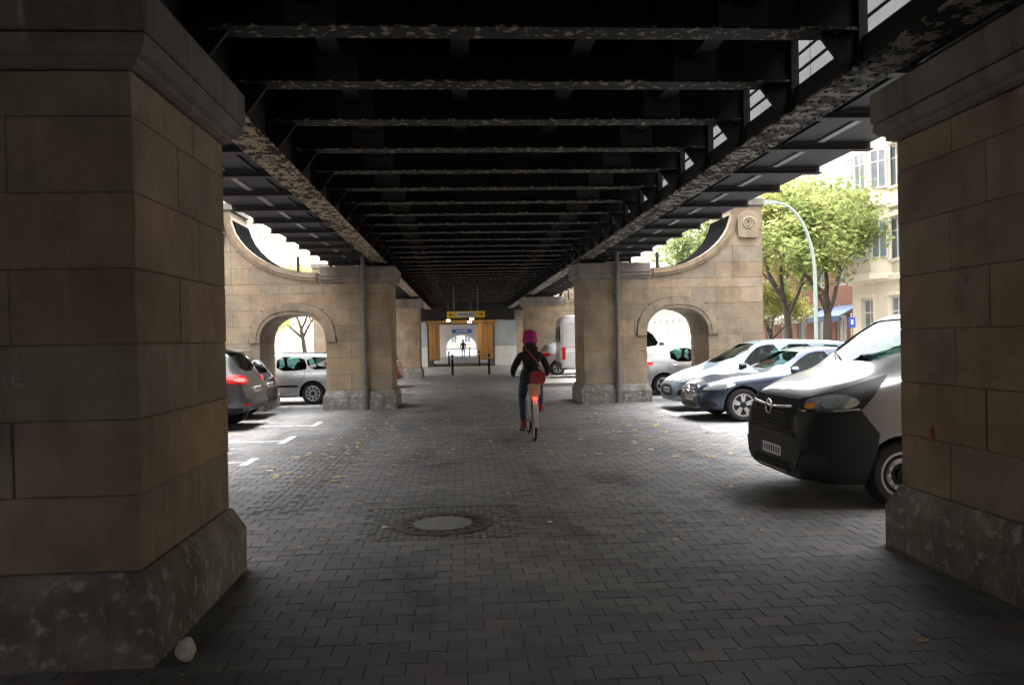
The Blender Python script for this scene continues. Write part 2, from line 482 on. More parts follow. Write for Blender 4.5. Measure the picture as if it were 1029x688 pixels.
# parking marks: each painted T or line is a thing lying on the paving
def mark(polys, label):
    mb = MB()
    for (x0, y0, x1, y1, w) in polys:
        d = Vector((x1-x0, y1-y0)); d.normalize(); nx, ny_ = -d.y*w/2, d.x*w/2
        mb.prism([(x0+nx, y0+ny_), (x1+nx, y1+ny_), (x1-nx, y1-ny_), (x0-nx, y0-ny_)], 2, .0025, .0055)
    o = mb.build('parking_mark', M['white_paint']); tag(o, label, 'road marking', 'painted parking marks')
mark([(-6.5, 10.78, -2.95, 10.78, .10), (-2.9, 10.45, -2.9, 11.15, .12)], 'white painted parking T nearest the left pier')
mark([(-6.5, 13.0, -2.95, 13.0, .10), (-2.9, 12.65, -2.9, 13.65, .12)], 'white painted parking T beside the grey SUV')
mark([(-6.5, 15.4, -2.93, 15.4, .10), (-2.86, 15.1, -2.86, 16.0, .12)], 'white painted parking T farthest left, before the arched pier')
mark([(4.28, 12.9, 7.5, 12.9, .10), (4.2, 12.6, 4.2, 13.4, .12)], 'white painted parking T beside the dark blue saloon')
mark([(4.4, 15.9, 7.5, 15.9, .10), (4.3, 15.3, 4.3, 16.6, .12)], 'white painted parking T between saloon and people carrier')
# manhole
mh = empty('manhole_cover', (MHX, MHY, 0), 0, 'round iron manhole cover with concrete centre set in cobbles', 'manhole')
MB().lathe([(.43, -.02), (.43, .002), (.345, .002), (.345, -.02)], 40).build('outer_ring', M['rust'], mh)
MB().lathe([(.338, -.02), (.338, .0), (.262, .0), (.262, -.02)], 40).build('lid_ring', M['castiron'], mh)
MB().lathe([(.256, -.02), (.256, .003), (.0, .005)], 40).build('lid_centre', M['manhole_concrete'], mh)
for k in range(16):
    a = 2*PI*k/16
    MB().box(-.022, .022, -.012, .012, -.01, .006, .003).build('lid_stud', M['rust'], mh, loc=(.3*math.cos(a), .3*math.sin(a), 0)).rotation_euler = (0, 0, a)

# ------------------------------------------------------------------ stone piers with side arches
CO = [.46, .845, 1.23, 1.615, 2.0, 2.385, 2.77, 3.0, 3.385, 3.77, 4.155, 4.75]
UC, AA, BB, ZS = 2.32, .77, .665, 1.615
DEP = 1.52
def arch_z(u, a, b):
    t = abs(u-UC)/a
    return ZS if t >= 1 else ZS+b*(1-t**2.4)**(1/2.4)
def scoop(u):
    t = max(0, min(1, (u-1.72)/2.0))
    return 4.72-(4.72-3.24)*math.sqrt(max(0, 1-t*t))
def upper(u):
    if u < 1.72: return 3.0
    if u < 3.72: return scoop(u)
    return 4.75
def block_mesh(sx, sy, sz):
    key = (round(sx, 3), round(sy, 3), round(sz, 3))
    if key not in MESHES:
        MESHES[key] = MB().add(*cham(0, 0, 0, sx/2-.0018, sy/2-.0018, sz/2-.0018, .006)).mesh('stone_block')
        MESHES[key].materials.append(M['stone'])
    return MESHES[key]
def pier(x_in, s, y0, label, group):
    root = empty('stone_pier', (x_in, y0, 0), 0, label, 'pier', group)
    rr = random.Random(int(abs(x_in)*100+y0*10))
    X = lambda u: s*u
    def blk(u0, u1, ya, yb, z0, z1):
        j = rr.uniform(-.004, .004)
        inst('stone_block', block_mesh(u1-u0, yb-ya, z1-z0), root, (X((u0+u1)/2)+j, (ya+yb)/2+rr.uniform(-.004, .004), (z0+z1)/2))
    core = MB()
    for k in range(len(CO)-1):
        z0, z1 = CO[k], CO[k+1]
        odd = k % 2
        if z1 <= ZS+.01:
            spans = [([0, .62, 1.55] if odd else [0, .95, 1.55]), ([3.09, 3.7, 4.47] if odd else [3.09, 3.95, 4.47])]
        elif z1 <= 3.01:
            spans = [[0, .62, 1.25, 1.95, 2.7, 3.3, 3.9, 4.47] if odd else [0, .95, 1.6, 2.32, 3.05, 3.7, 4.47]]
        else:
            spans = [[1.72, 2.1, 2.7, 3.3, 3.72], [3.72, 4.47]] if odd else [[1.72, 2.4, 3.0, 3.72], [3.72, 4.47]]
        for sp in spans:
            for a, b in zip(sp[:-1], sp[1:]):
                if b <= 1.25 or (z1 <= ZS+.01) or a >= 3.72:
                    if a == 0:
                        ym = (.58 if odd else .92)+rr.uniform(-.06, .06)
                        blk(a, b, 0, ym, z0, z1); blk(a, b, ym, DEP, z0, z1)
                    else: blk(a, b, 0, DEP, z0, z1)
                    continue
                g = .003
                us = [a+g+(b-a-2*g)*i/10 for i in range(11)]
                lo = [max(z0+g, arch_z(u, AA+.24, BB+.27)+.004 if (abs(u-UC) < AA+.24) else z0+g) for u in us]
                hi = [min(z1-g, upper(u)) for u in us]
                seg = []
                for u, l, h in zip(us, lo, hi):
                    if h-l > .004: seg.append((u, l, h))
                if len(seg) < 2: continue
                poly = [(X(u), l) for u, l, h in seg]+[(X(u), h) for u, l, h in reversed(seg)]
                mb = MB().prism(poly, 1, rr.uniform(-.004, .003), DEP+rr.uniform(-.003, .004))
                mb.build('stone_block', M['stone'], root)
    # mortar behind the joints
    for (a, b, z0, z1) in ((.012, 1.538, .1, 2.99), (3.102, 4.458, .1, 1.7), (3.4, 4.458, 1.69, 3.5), (3.732, 4.458, 3.49, 4.7)):
        core.box(X(a), X(b), .012, DEP-.012, z0, z1)
    us = [1.3+i*(3.70-1.3)/40 for i in range(41)]
    seg = [(u, arch_z(u, AA+.2, BB+.2)+.03, max(upper(u)-.05, 2.9) if u < 1.72 else upper(u)-.05) for u in us]
    core.prism([(X(u), l) for u, l, h in seg]+[(X(u), h) for u, l, h in reversed(seg)], 1, .015, DEP-.015)
    core.build('mortar_core', M['mortar'], root)
    # arch ring: wedge stones, proud of the wall, and the jamb edges below them
    ths = [PI*i/13 for i in range(14)]
    def ring(th, a, b):
        c, q = math.cos(th), math.sin(th)
        e = 2/2.4
        return (UC-a*math.copysign(abs(c)**e, c), ZS+b*abs(q)**e)
    for t0, t1 in zip(ths[:-1], ths[1:]):
        sub = [t0+.002+(t1-t0-.004)*i/4 for i in range(5)]
        inn = [ring(t, AA, BB) for t in sub]; ou = [ring(t, AA+.235, BB+.265) for t in sub]
        mb = MB()
        poly = [(X(u), z) for u, z in inn]+[(X(u), z) for u, z in reversed(ou)]
        mb.prism(poly, 1, -.028, DEP+.028)
        mid = [ring(t, AA+.08, BB+.09) for t in sub]
        mb.prism([(X(u), z) for u, z in mid]+[(X(u), z) for u, z in reversed(ou)], 1, -.05, -.0285)
        mb.build('arch_stone', M['stone_arch'], root)
    # curved coping above the arch
    cu = [1.74+i*(3.70-1.74)/20 for i in range(21)]
    for i in range(0, 20, 4):
        us = cu[i:i+5]
        poly = [(X(u), scoop(u)+.012) for u in us]
        low = []
        for u in us:
            t = (u-1.72)/2.0
            nx, nz = t*1.48, math.sqrt(max(.0004, 1-t*t))*2.0
            l = math.hypot(nx, nz); low.append((X(u+.17*nx/l), scoop(u)-.17*nz/l))
        MB().prism(poly+list(reversed(low)), 1, -.045, DEP+.045).build('coping_stone', M['stone'], root)
        mid = [((p[0]*.35+q[0]*.65), (p[1]*.35+q[1]*.65)) for p, q in zip(poly, low)]
        MB().prism(poly+list(reversed(mid)), 1, -.075, -.0455).build('coping_lip', M['stone'], root)
    us = [1.75+i*(3.70-1.75)/24 for i in range(25)]
    MB().prism([(X(u), scoop(u)+.014) for u in us]+[(X(u-.012), scoop(u)+.03) for u in reversed(us)], 1, .10, DEP+.03).build('shade_sheet', M['scoop_shade'], root)  # dark sheet that paints the deck's shade onto the curved top
    # end post with scroll plaque
    plq = smooth_poly([(3.84, 4.62), (3.84, 4.02), (3.90, 3.97), (4.30, 3.97), (4.36, 4.02), (4.36, 4.62)], 1)
    MB().prism([(X(u), z) for u, z in plq], 1, -.09, -.004).build('plaque', M['stone'], root)
    sp = []
    for i in range(40):
        a = i*.36; r_ = .155-.0033*i
        sp.append((X(4.10+r_*math.cos(a)), -.10, 4.32+r_*math.sin(a)))
    MB().tube(sp, .026, 6).build('scroll', M['stone'], root, smooth=50)
    MB().box(X(3.68), X(4.52), -.06, DEP+.06, 4.753, 4.95, .02).build('post_cap', M['stone_cap'], root)
    # plinth: flared base stones
    def plinth(u0, u1, cuts):
        f = .085
        us = [u0]+cuts+[u1]
        for a, b in zip(us[:-1], us[1:]):
            for (ya, yb) in ((0, DEP*.47), (DEP*.47, DEP)):
                def lv(e, z):
                    ua = a-e if a == u0 else a+.003
                    ub = b+e if b == u1 else b-.003
                    y_a = ya-e if ya == 0 else ya+.003
                    y_b = yb+e if yb == DEP else yb-.003
                    return [(X(ua), y_a, z), (X(ub), y_a, z), (X(ub), y_b, z), (X(ua), y_b, z)]
                lev = [(f, -.05), (f, .30), (f-.012, .325), (.035, .405), (.012, .452), (.002, .459)]
                vs = [p for e, z in lev for p in lv(e, z)]
                fs_ = [(3, 2, 1, 0)]+[(i*4+k, i*4+(k+1) % 4, i*4+4+(k+1) % 4, i*4+4+k) for i in range(len(lev)-1) for k in range(4)]+[tuple((len(lev)-1)*4+k for k in range(4))]
                MB().add(vs, fs_).build('plinth_stone', M['plinth'], root)
    plinth(0, 1.55, [.8]); plinth(3.09, 4.47, [])
    # capital: moulding and bearing block over the pier shaft
    prof = [(.015, 3.003), (.05, 3.02), (.05, 3.05), (.085, 3.065), (.115, 3.10), (.115, 3.145), (.075, 3.147), (.075, 3.155)]
    vs = []
    for e, z in prof: vs += [(X(-e), -e, z), (X(1.56+e), -e, z), (X(1.56+e), DEP+e, z), (X(-e), DEP+e, z)]
    k = len(prof)
    fs_ = [(3, 2, 1, 0)]+[(i*4+q, i*4+(q+1) % 4, i*4+4+(q+1) % 4, i*4+4+q) for i in range(k-1) for q in range(4)]+[tuple((k-1)*4+q for q in range(4))]
    MB().add(vs, fs_).build('cap_moulding', M['stone_cap'], root)
    MB().box(X(-.13), X(1.64), -.13, DEP+.13, 3.157, 3.39, .015).build('cap_block', M['stone_cap'], root)
    MB().box(X(.02), X(.62), .35, DEP-.35, 3.392, 3.495, .01).build('bearing', M['steel'], root)
    return root
G = 'stone piers carrying the railway'
pA = pier(-1.64, -1, 4.08, 'dark brown stone pier in the left foreground with worn plinth', G)
pB = pier(3.25, 1, 4.08, 'dark stone pier at the right edge with a red paint mark', G)
pC = pier(-1.65, -1, 18.8, 'left stone pier with arch framing the silver estate car', G)
pD = pier(2.98, 1, 18.8, 'right stone pier with arch framing the silver hatchback', G)
for src, x, y, lab in ((pC, -1.75, 33.6, 'stone pier behind the left arched pier, beside the red car'), (pD, 2.8, 33.6, 'stone pier behind the white van on the right'),
                       (pC, -1.8, 48.4, 'farthest left stone pier beside the timber passage'), (pD, 2.75, 48.4, 'farthest right stone pier beside the timber passage')):
    o = copy_tree(src); o.location = (x, y, 0); o['label'] = lab
# paint and chalk marks on the near piers
MB().prism([(.60, .985), (.63, 1.03), (.62, 1.075), (.655, 1.06), (.645, 1.0), (.685, .97), (.63, .995)], 0, -.0075, -.0105).build('paint_mark', node_mat('red_spray', (.38, .02, .04), .6), pB).location = (0, .50, -.14)
MB().box(-.0075, -.0105, .74, .86, 1.90, 1.935).build('sticker', node_mat('faded_sticker', (.16, .17, .19), .6), pB)
chk = node_mat('chalk', (.32, .35, .34), .9)
mb = MB()
for (a, b, z0, z1) in ((.78, .788, 1.37, 1.43), (.74, .748, 1.37, 1.43), (.748, .78, 1.397, 1.404), (.70, .708, 1.37, 1.43), (.67, .70, 1.37, 1.377), (.67, .70, 1.397, 1.404), (.67, .70, 1.423, 1.43)): mb.box(-a, -b, -.009, -.006, z0, z1)
mb.build('chalk_letters', chk, pA).location = (.10, 0, .05)
# drain pipes
def drainpipe(x, y, lab):
    r_ = empty('drain_pipe', (x, y, 0), 0, lab, 'drain pipe', 'drain pipes on the piers')
    MB().tube([(0, 0, 1.0), (0, 0, 2.9), (0, -.04, 3.0), (0, -.09, 3.12), (0, -.09, 3.6), (0, .2, 3.9)], .05, 12).build('pipe', M['pipe'], r_, 40)
    MB().tube([(0, 0, -.01), (0, 0, 1.0)], .065, 12).build('standpipe', M['pipe'], r_, 40)
    for z in (.72, 1.0, 2.75): MB().tube([(0, 0, z-.03), (0, 0, z+.03)], .077, 12).build('collar', M['pipe'], r_, 40)
    for z in (.5, 1.75, 2.6): MB().box(-.075, .075, -.01, .13, z-.015, z+.015, .004).build('bracket', M['pipe'], r_)
drainpipe(-2.27, 18.69, 'grey drain pipe on the left arched pier')
drainpipe(3.79, 18.69, 'grey drain pipe on the right arched pier')

# ------------------------------------------------------------------ steel railway viaduct
XC, HW = .56, 2.49
via = empty('railway_viaduct', (XC, 0, 0), 0, 'dark riveted steel railway viaduct overhead with flaking paint', 'viaduct')
YA, YB = -45.0, 82.0
PITCHB, Y0B = 1.19, 5.75
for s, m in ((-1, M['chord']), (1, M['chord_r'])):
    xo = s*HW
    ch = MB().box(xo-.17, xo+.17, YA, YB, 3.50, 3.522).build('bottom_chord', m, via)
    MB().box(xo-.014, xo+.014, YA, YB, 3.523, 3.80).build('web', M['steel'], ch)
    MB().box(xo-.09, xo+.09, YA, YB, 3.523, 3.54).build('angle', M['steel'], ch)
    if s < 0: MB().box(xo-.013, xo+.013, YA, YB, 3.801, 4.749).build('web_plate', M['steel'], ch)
    rv = MB()
    y = 3.0
    while y < 22:
        for dx in (-.135, -.06, .06, .135): rv.lathe([(.017, 3.4995), (.012, 3.490), (0, 3.487)], 6, c=(xo+dx, y, 0))
        y += .13
    tag(rv.build('rivets', m, ch, 60), kind='stuff')
    tc = MB().box(xo-.16, xo+.16, YA, YB, 5.0, 5.05).build('top_chord', M['steel'], via)
    MB().box(xo-.014, xo+.014, YA, YB, 4.75, 4.998).build('web', M['steel'], tc)
    MB().box(xo-.10, xo+.10, YA, YB, 4.36, 4.42).build('deck_angle', M['steel'], tc)
for x in (-1.6, -.52, .52, 1.6):
    MB().box(x-.08, x+.08, YA, YB, 4.05, 4.064).box(x-.008, x+.008, YA, YB, 4.065, 4.34).build('stringer', M['steel'], via)
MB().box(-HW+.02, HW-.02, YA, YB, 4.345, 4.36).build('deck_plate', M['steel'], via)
bm_web = MB().box(-HW+.02, HW-.02, -.008, .008, 3.8685, 4.34).mesh('cross_beam'); bm_web.materials.append(M['steel'])
bm_fl = MB().box(-HW+.06, HW-.06, -.11, .11, 3.85, 3.868).mesh('bottom_flange'); bm_fl.materials.append(M['flange'])
bp_ = MB().box(-.19, .19, -.024, -.009, 3.90, 4.22)
for x in (-.15, -.05, .05, .15):
    for z in (3.94, 4.06, 4.18): bp_.lathe([(.016, -.0245), (.011, -.034), (0, -.036)], 6, 1, c=(x, 0, z))
bm_pl = bp_.mesh('stiffener_plate'); bm_pl.materials.append(M['plate'])
bm_pl2 = MB().box(-.006, .006, -.10, .10, 3.87, 4.33).mesh('stiffener'); bm_pl2.materials.append(M['steel'])
gus = MB().prism([(-.02, 3.56), (-.02, 4.34), (-.46, 4.34), (-.46, 3.95), (-.30, 3.84), (-.13, 3.62)], 1, -.02, .02)
gus.box(-.035, .035, -.09, -.021, 3.525, 4.999).box(-.035, .035, .021, .09, 3.525, 4.999)
gus_r = gus.mesh('gusset'); gus_r.materials.append(M['steel'])
g2 = MB(); g2.v = [(-x, y, z) for x, y, z in gus.v]; g2.f = gus.f
gus_l = g2.mesh('gusset'); gus_l.materials.append(M['steel'])
rib = MB().prism([(.18, 3.56), (1.38, 3.56), (1.38, 3.66), (.18, 3.74)], 1, -.012, .012).box(.19, 1.39, -.055, .055, 3.545, 3.5585).mesh('walkway_bracket'); rib.materials.append(M['soffit'])
pan = MB().box(.19, 1.37, .016, PITCHB-.016, 3.625, 3.637).box(.40, .43, .016, PITCHB-.016, 3.60, 3.6245).mesh('walkway_panel'); pan.materials.append(M['soffit'])
stp = MB().box(.74, .81, .09, PITCHB-.12, 3.605, 3.6235).mesh('joint_strip'); stp.materials.append(M['zinc'])
par = MB().box(1.29, 1.305, .01, PITCHB-.01, 3.67, 5.6).box(1.306, 1.35, .0, .05, 3.67, 5.65).mesh('parapet_panel'); par.materials.append(M['parapet'])
for k in range(-8, 64):
    y = Y0B+PITCHB*k
    if k >= -2:
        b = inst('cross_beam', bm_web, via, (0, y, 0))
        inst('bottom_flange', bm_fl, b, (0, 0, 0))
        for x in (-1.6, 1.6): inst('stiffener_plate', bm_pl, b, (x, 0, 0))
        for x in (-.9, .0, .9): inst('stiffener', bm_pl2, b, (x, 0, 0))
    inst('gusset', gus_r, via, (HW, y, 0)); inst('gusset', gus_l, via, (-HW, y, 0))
    for s, sc_ in ((1, 1), (-1, -1)):
        rt = (0, 0, 0) if s > 0 else (0, 0, PI)
        br = inst('walkway_bracket', rib, via, (s*HW, y, 0), rt)
        yy = 0 if s > 0 else -PITCHB
        pn = inst('walkway_panel', pan, via, (s*HW, y if s > 0 else y+PITCHB, 0), rt)
        inst('joint_strip', stp, pn, (0, 0, 0))
        inst('parapet_panel', par, via, (s*HW, y if s > 0 else y+PITCHB, 0), rt)
for s in (-1, 1):
    for dx, z in ((.25, 3.95), (.25, 4.12), (.25, 4.28), (.3, 4.5)):
        MB().tube([(s*(HW+dx), YA, z), (s*(HW+dx), YB, z)], .016, 6).build('cable', M['steel'], via)
for (x, y) in ((-3.95, 19.5), (-3.15, 19.5), (4.3, 19.5), (5.0, 19.5), (-3.6, 34.4), (3.9, 34.4), (4.8, 34.4)):
    zt = 3.56 if abs(x-XC) < 3.6 else 3.72
    zb = 3.39 if -3.2 < x < 4.55 else 3.0
    MB().box(x-XC-.03, x-XC+.03, y-.03, y+.03, zb, zt).build('support_post', M['soffit'], via)

M['brick_dark'] = node_mat('blocker_brick', (.10, .06, .045), .6, var=.3, scale=4)  # only for the added light-blocking walls behind the camera
# the station deck is added unseen behind the camera to block daylight
st = empty('blocker_deck', (XC, -20, 0), 0, 'wide steel station deck added unseen behind the viewer to block light', 'blocker')
for s in (-1, 1):
    MB().box(s*4.0, s*9.2, -45, 3.9, 3.75, 3.95).build('blocker_slab', M['steel'], st, world=False).location = (0, 20, 0)
    MB().box(s*9.21, s*9.3, -45, 3.7, 3.3, 5.2).build('fascia', M['soffit'], st).location = (0, 20, 0)  # unseen edge screen, added to hold back sky light
    for y in (-1, -8, -15, -22, -29, -36):
        MB().box(s*8.6-.15, s*8.6+.15, y-.15, y+.15, -.05, 3.75, .02).build('blocker_column', M['steel'], st).location = (0, 20, 0)
    MB().box(s*6.3, s*6.6, -12.5, 2.9, -.05, 3.745).build('blocker_wall', M['brick_dark'], st, world=False).location = (0, 20, 0)  # unseen wall added to stop side light on the near piers

# ------------------------------------------------------------------ vehicles
M['glass'] = glass_mat('car_glass', (.30, .46, .44))
M['glass_dark'] = glass_mat('tinted_glass', (.10, .13, .13))
M['rubber'] = node_mat('black_rubber', (.018, .018, .018), .8, spec=.3)
M['trim'] = node_mat('black_plastic', (.009, .0095, .010), .55, spec=.25)
M['bumper'] = node_mat('bumper_plastic', (.019, .020, .021), .5, spec=.3, var=.2, scale=30)
M['dark_in'] = node_mat('cabin_dark', (.03, .03, .032), .85)
M['seat'] = node_mat('seat_cloth', (.06, .06, .065), .9)
M['chrome'] = node_mat('chrome', (.75, .75, .76), .15, metal=1)
M['alloy'] = node_mat('alloy', (.42, .42, .43), .3, metal=.9)
M['lamp'] = node_mat('headlamp', (.55, .58, .6), .12, metal=.7, var=.4, scale=30)
M['lamp_in'] = node_mat('headlamp_lens', (.9, .93, .95), .05, metal=.8)
M['amber'] = node_mat('amber_lens', (.65, .25, .03), .2, coat=.6)
M['red'] = node_mat('red_lens', (.42, .012, .012), .2, coat=.6)
M['redlite'] = node_mat('pale_red_lens', (.6, .22, .2), .2, coat=.6)
M['plate_w'] = node_mat('number_plate', (.7, .7, .68), .45)
M['plate_b'] = node_mat('plate_blue', (.02, .06, .35), .45)
M['ink'] = node_mat('plate_ink', (.02, .02, .02), .6)
def paint(name, c, metal=.0, rough=.28):
    return node_mat(name, c, rough, metal=metal, coat=.7, var=.05, scale=6)

def curve_fn(pts, L, sm):
    xs = np.linspace(0, L, 601)
    ys = np.interp(xs, [p[0] for p in pts], [p[1] for p in pts])
    k = max(1, int(sm/(L/600)/2))
    for _ in range(2):
        e = np.concatenate([np.full(k, ys[0])+(ys[0]-ys[1:k+1][::-1]), ys, np.full(k, ys[-1])+(ys[-1]-ys[-k-1:-1][::-1])])
        ys = np.convolve(e, np.ones(2*k+1)/(2*k+1), 'valid')
    return lambda x: float(np.interp(x, xs, ys))

CS = .92        # the place is measured in units of 1.09 m
class Body:
    """car body lofted from sections; local frame: x 0 = front bumper, L = rear, y across, z up"""
    def __init__(s, sp):
        s.sp = sp; L = sp['L']; s.L = L; W = sp['W']/2
        s.top = curve_fn(sp['top'], L, sp.get('sm', .16)); s.bot = curve_fn(sp['bot'], L, .1); s.belt = curve_fn(sp['belt'], L, .14)
        s.roofw = curve_fn(sp['roofw'], L, .3)
        nf, nr = sp.get('nose', .5), sp.get('tail', .4)
        nw, tw = sp.get('nosew', .70), sp.get('tailw', .80)
        def wid(x):
            f = 1.0
            if x < nf: f = nw+(1-nw)*math.sqrt(max(0, 1-(1-x/nf)**2))
            if x > L-nr: f = min(f, tw+(1-tw)*math.sqrt(max(0, 1-(1-(L-x)/nr)**2)))
            return W*f
        s.wid = wid
        t = [0, .006, .02, .045, .08, .12, .17, .23, .3]
        n = int((L-.6)/.075)
        s.xs = t+[.3+(L-.6)*i/n for i in range(1, n)]+[L-q for q in reversed(t)]
    def half(s, x):
        w, zb, zt, zs, rf = s.wid(x), s.bot(x), s.top(x), s.belt(x), s.roofw(x)
        zs = min(zs, zt-.03)
        up = zt-zs
        rw = w*rf
        zre = zt-min(.085, up*.45)
        h = zs-zb
        pts = [(0, zb), (w*.80, zb), (w*.955, zb+.05), (w*.985, zb+h*.30), (w*1.0, zb+h*.60), (w*.985, zs-h*.14), (w*.955, zs), (w*.945+(rw-w*.945)*.5, zs+(zre-zs)*.5),
               (rw, zre), (rw*.93, zt-min(.03, up*.2)), (rw*.6, zt-.008), (0, zt)]
        return smooth_poly(pts, 2, False)
    def loft(s, xs, fn):
        rings = []
        for x in xs:
            hlf = fn(x)
            rings.append([(x, y, z) for y, z in hlf]+[(x, -y, z) for y, z in reversed(hlf[1:-1])])
        n = len(rings[0]); m = len(rings)
        vs = [p for r_ in rings for p in r_]
        fs = [(i*n+k, i*n+(k+1) % n, (i+1)*n+(k+1) % n, (i+1)*n+k) for i in range(m-1) for k in range(n)]
        fs += [tuple(range(n-1, -1, -1)), tuple(range((m-1)*n, m*n))]
        return MB().add(vs, fs)
    def void(s, x0, x1, drop=.28):
        xs = [x0+(x1-x0)*i/24 for i in range(25)]
        def fn(x):
            h = s.half(x); zf = s.belt(x)-drop
            out = [(0, zf)]
            w = s.wid(x)
            out.append((w*.86, zf))
            zt = s.top(x)-.045
            for y, z in h:
                if z > zf+.02: out.append((max(0, y-.055), min(z, zt) if y > 1e-6 else zt))
            # fixed count
            pts = out[:-1]; n = 30; ln = [0]
            pts = pts+[(0, zt)]
            for a, b in zip(pts[:-1], pts[1:]): ln.append(ln[-1]+math.hypot(a[0]-b[0], a[1]-b[1]))
            res = []
            for i in range(n):
                d = ln[-1]*i/(n-1)
                res.append((float(np.interp(d, ln, [p[0] for p in pts])), float(np.interp(d, ln, [p[1] for p in pts]))))
            res[0] = (0, zf); res[-1] = (0, zt)
            return res
        return s.loft(xs, fn)

def clip_cell(poly, x0, x1, y0, y1):
    def cl(p, f, inter):
        o = []
        for i in range(len(p)):
            a, b = p[i-1], p[i]
            fa, fb = f(a), f(b)
            if fb:
                if not fa: o.append(inter(a, b))
                o.append(b)
            elif fa: o.append(inter(a, b))
        return o
    ix = lambda v: (lambda a, b: (v, a[1]+(b[1]-a[1])*(v-a[0])/(b[0]-a[0])))
    iy = lambda v: (lambda a, b: (a[0]+(b[0]-a[0])*(v-a[1])/(b[1]-a[1]), v))
    p = cl(poly, lambda q: q[0] >= x0, ix(x0))
    if p: p = cl(p, lambda q: q[0] <= x1, ix(x1))
    if p: p = cl(p, lambda q: q[1] >= y0, iy(y0))
    if p: p = cl(p, lambda q: q[1] <= y1, iy(y1))
    return p

class Skin:
    """conforms flat outlines to a body surface"""
    def __init__(s, mb):
        s.bvh = BVHTree.FromPolygons([Vector(v) for v in mb.v], mb.f)
    def patch(s, poly, normal, off=.004, cell=.06, mb=None):
        nrm = Vector(normal).normalized()
        a = Vector((0, 0, 1)) if abs(nrm.z) < .95 else Vector((1, 0, 0))
        u = a.cross(nrm).normalized(); w = nrm.cross(u)
        c = sum((Vector(p) for p in poly), Vector())/len(poly)
        p2 = [((Vector(p)-c).dot(u), (Vector(p)-c).dot(w)) for p in poly]
        x0, x1 = min(p[0] for p in p2), max(p[0] for p in p2); y0, y1 = min(p[1] for p in p2), max(p[1] for p in p2)
        mb = mb or MB(); memo = {}
        nx, ny = max(1, math.ceil((x1-x0)/cell)), max(1, math.ceil((y1-y0)/cell))
        def vert(q):
            key = (round(q[0], 4), round(q[1], 4))
            if key in memo: return memo[key]
            o = c+u*q[0]+w*q[1]+nrm*1.2
            hit, hn, _, d = s.bvh.ray_cast(o, -nrm, 3.0)
            if hit is None: memo[key] = None; return None
            if hn.dot(nrm) < 0: hn = -hn
            memo[key] = len(mb.v); mb.v.append(tuple(hit+hn*off)); return memo[key]
        for i in range(nx):
            for j in range(ny):
                q = clip_cell(p2, x0+(x1-x0)*i/nx, x0+(x1-x0)*(i+1)/nx, y0+(y1-y0)*j/ny, y0+(y1-y0)*(j+1)/ny)
                if len(q) < 3: continue
                ids = []
                for p in q:
                    k = vert(p)
                    if k is not None and (not ids or ids[-1] != k): ids.append(k)
                if len(ids) > 2 and ids[0] == ids[-1]: ids.pop()
                if len(set(ids)) == len(ids) >= 3: mb.f.append(tuple(ids))
        return mb
    def line(s, pts, normal, wd=.009, off=.0025, mb=None):
        """thin strip along 3D polyline on the surface"""
        mb = mb or MB(); nrm = Vector(normal).normalized()
        P = []
        for a, b in zip(pts[:-1], pts[1:]):
            a, b = Vector(a), Vector(b); k = max(1, int((b-a).length/.05))
            P += [a+(b-a)*i/k for i in range(k)]
        P.append(Vector(pts[-1]))
        prev = None
        for i, p in enumerate(P):
            t = (P[min(i+1, len(P)-1)]-P[max(i-1, 0)]).normalized(); sd_ = t.cross(nrm).normalized()*wd/2
            row = []
            for q in (p-sd_, p+sd_):
                hit, hn, _, d = s.bvh.ray_cast(q+nrm*1.2, -nrm, 3.0)
                if hit is None: row = None; break
                if hn.dot(nrm) < 0: hn = -hn
                mb.v.append(tuple(hit+hn*off)); row.append(len(mb.v)-1)
            if prev and row: mb.f.append((prev[0], prev[1], row[1], row[0]))
            prev = row
        return mb
    def at(s, p, normal):
        nrm = Vector(normal).normalized()
        hit, hn, _, d = s.bvh.ray_cast(Vector(p)+nrm*1.2, -nrm, 3.0)
        return hit if hit is not None else Vector(p)

def mir(poly): return [(x, -y, z) for x, y, z in reversed(poly)]
def cutter(mb, mat):
    me = mb.mesh('cut'); me.materials.append(mat)
    o = bpy.data.objects.new('cut', me); col.objects.link(o); return o

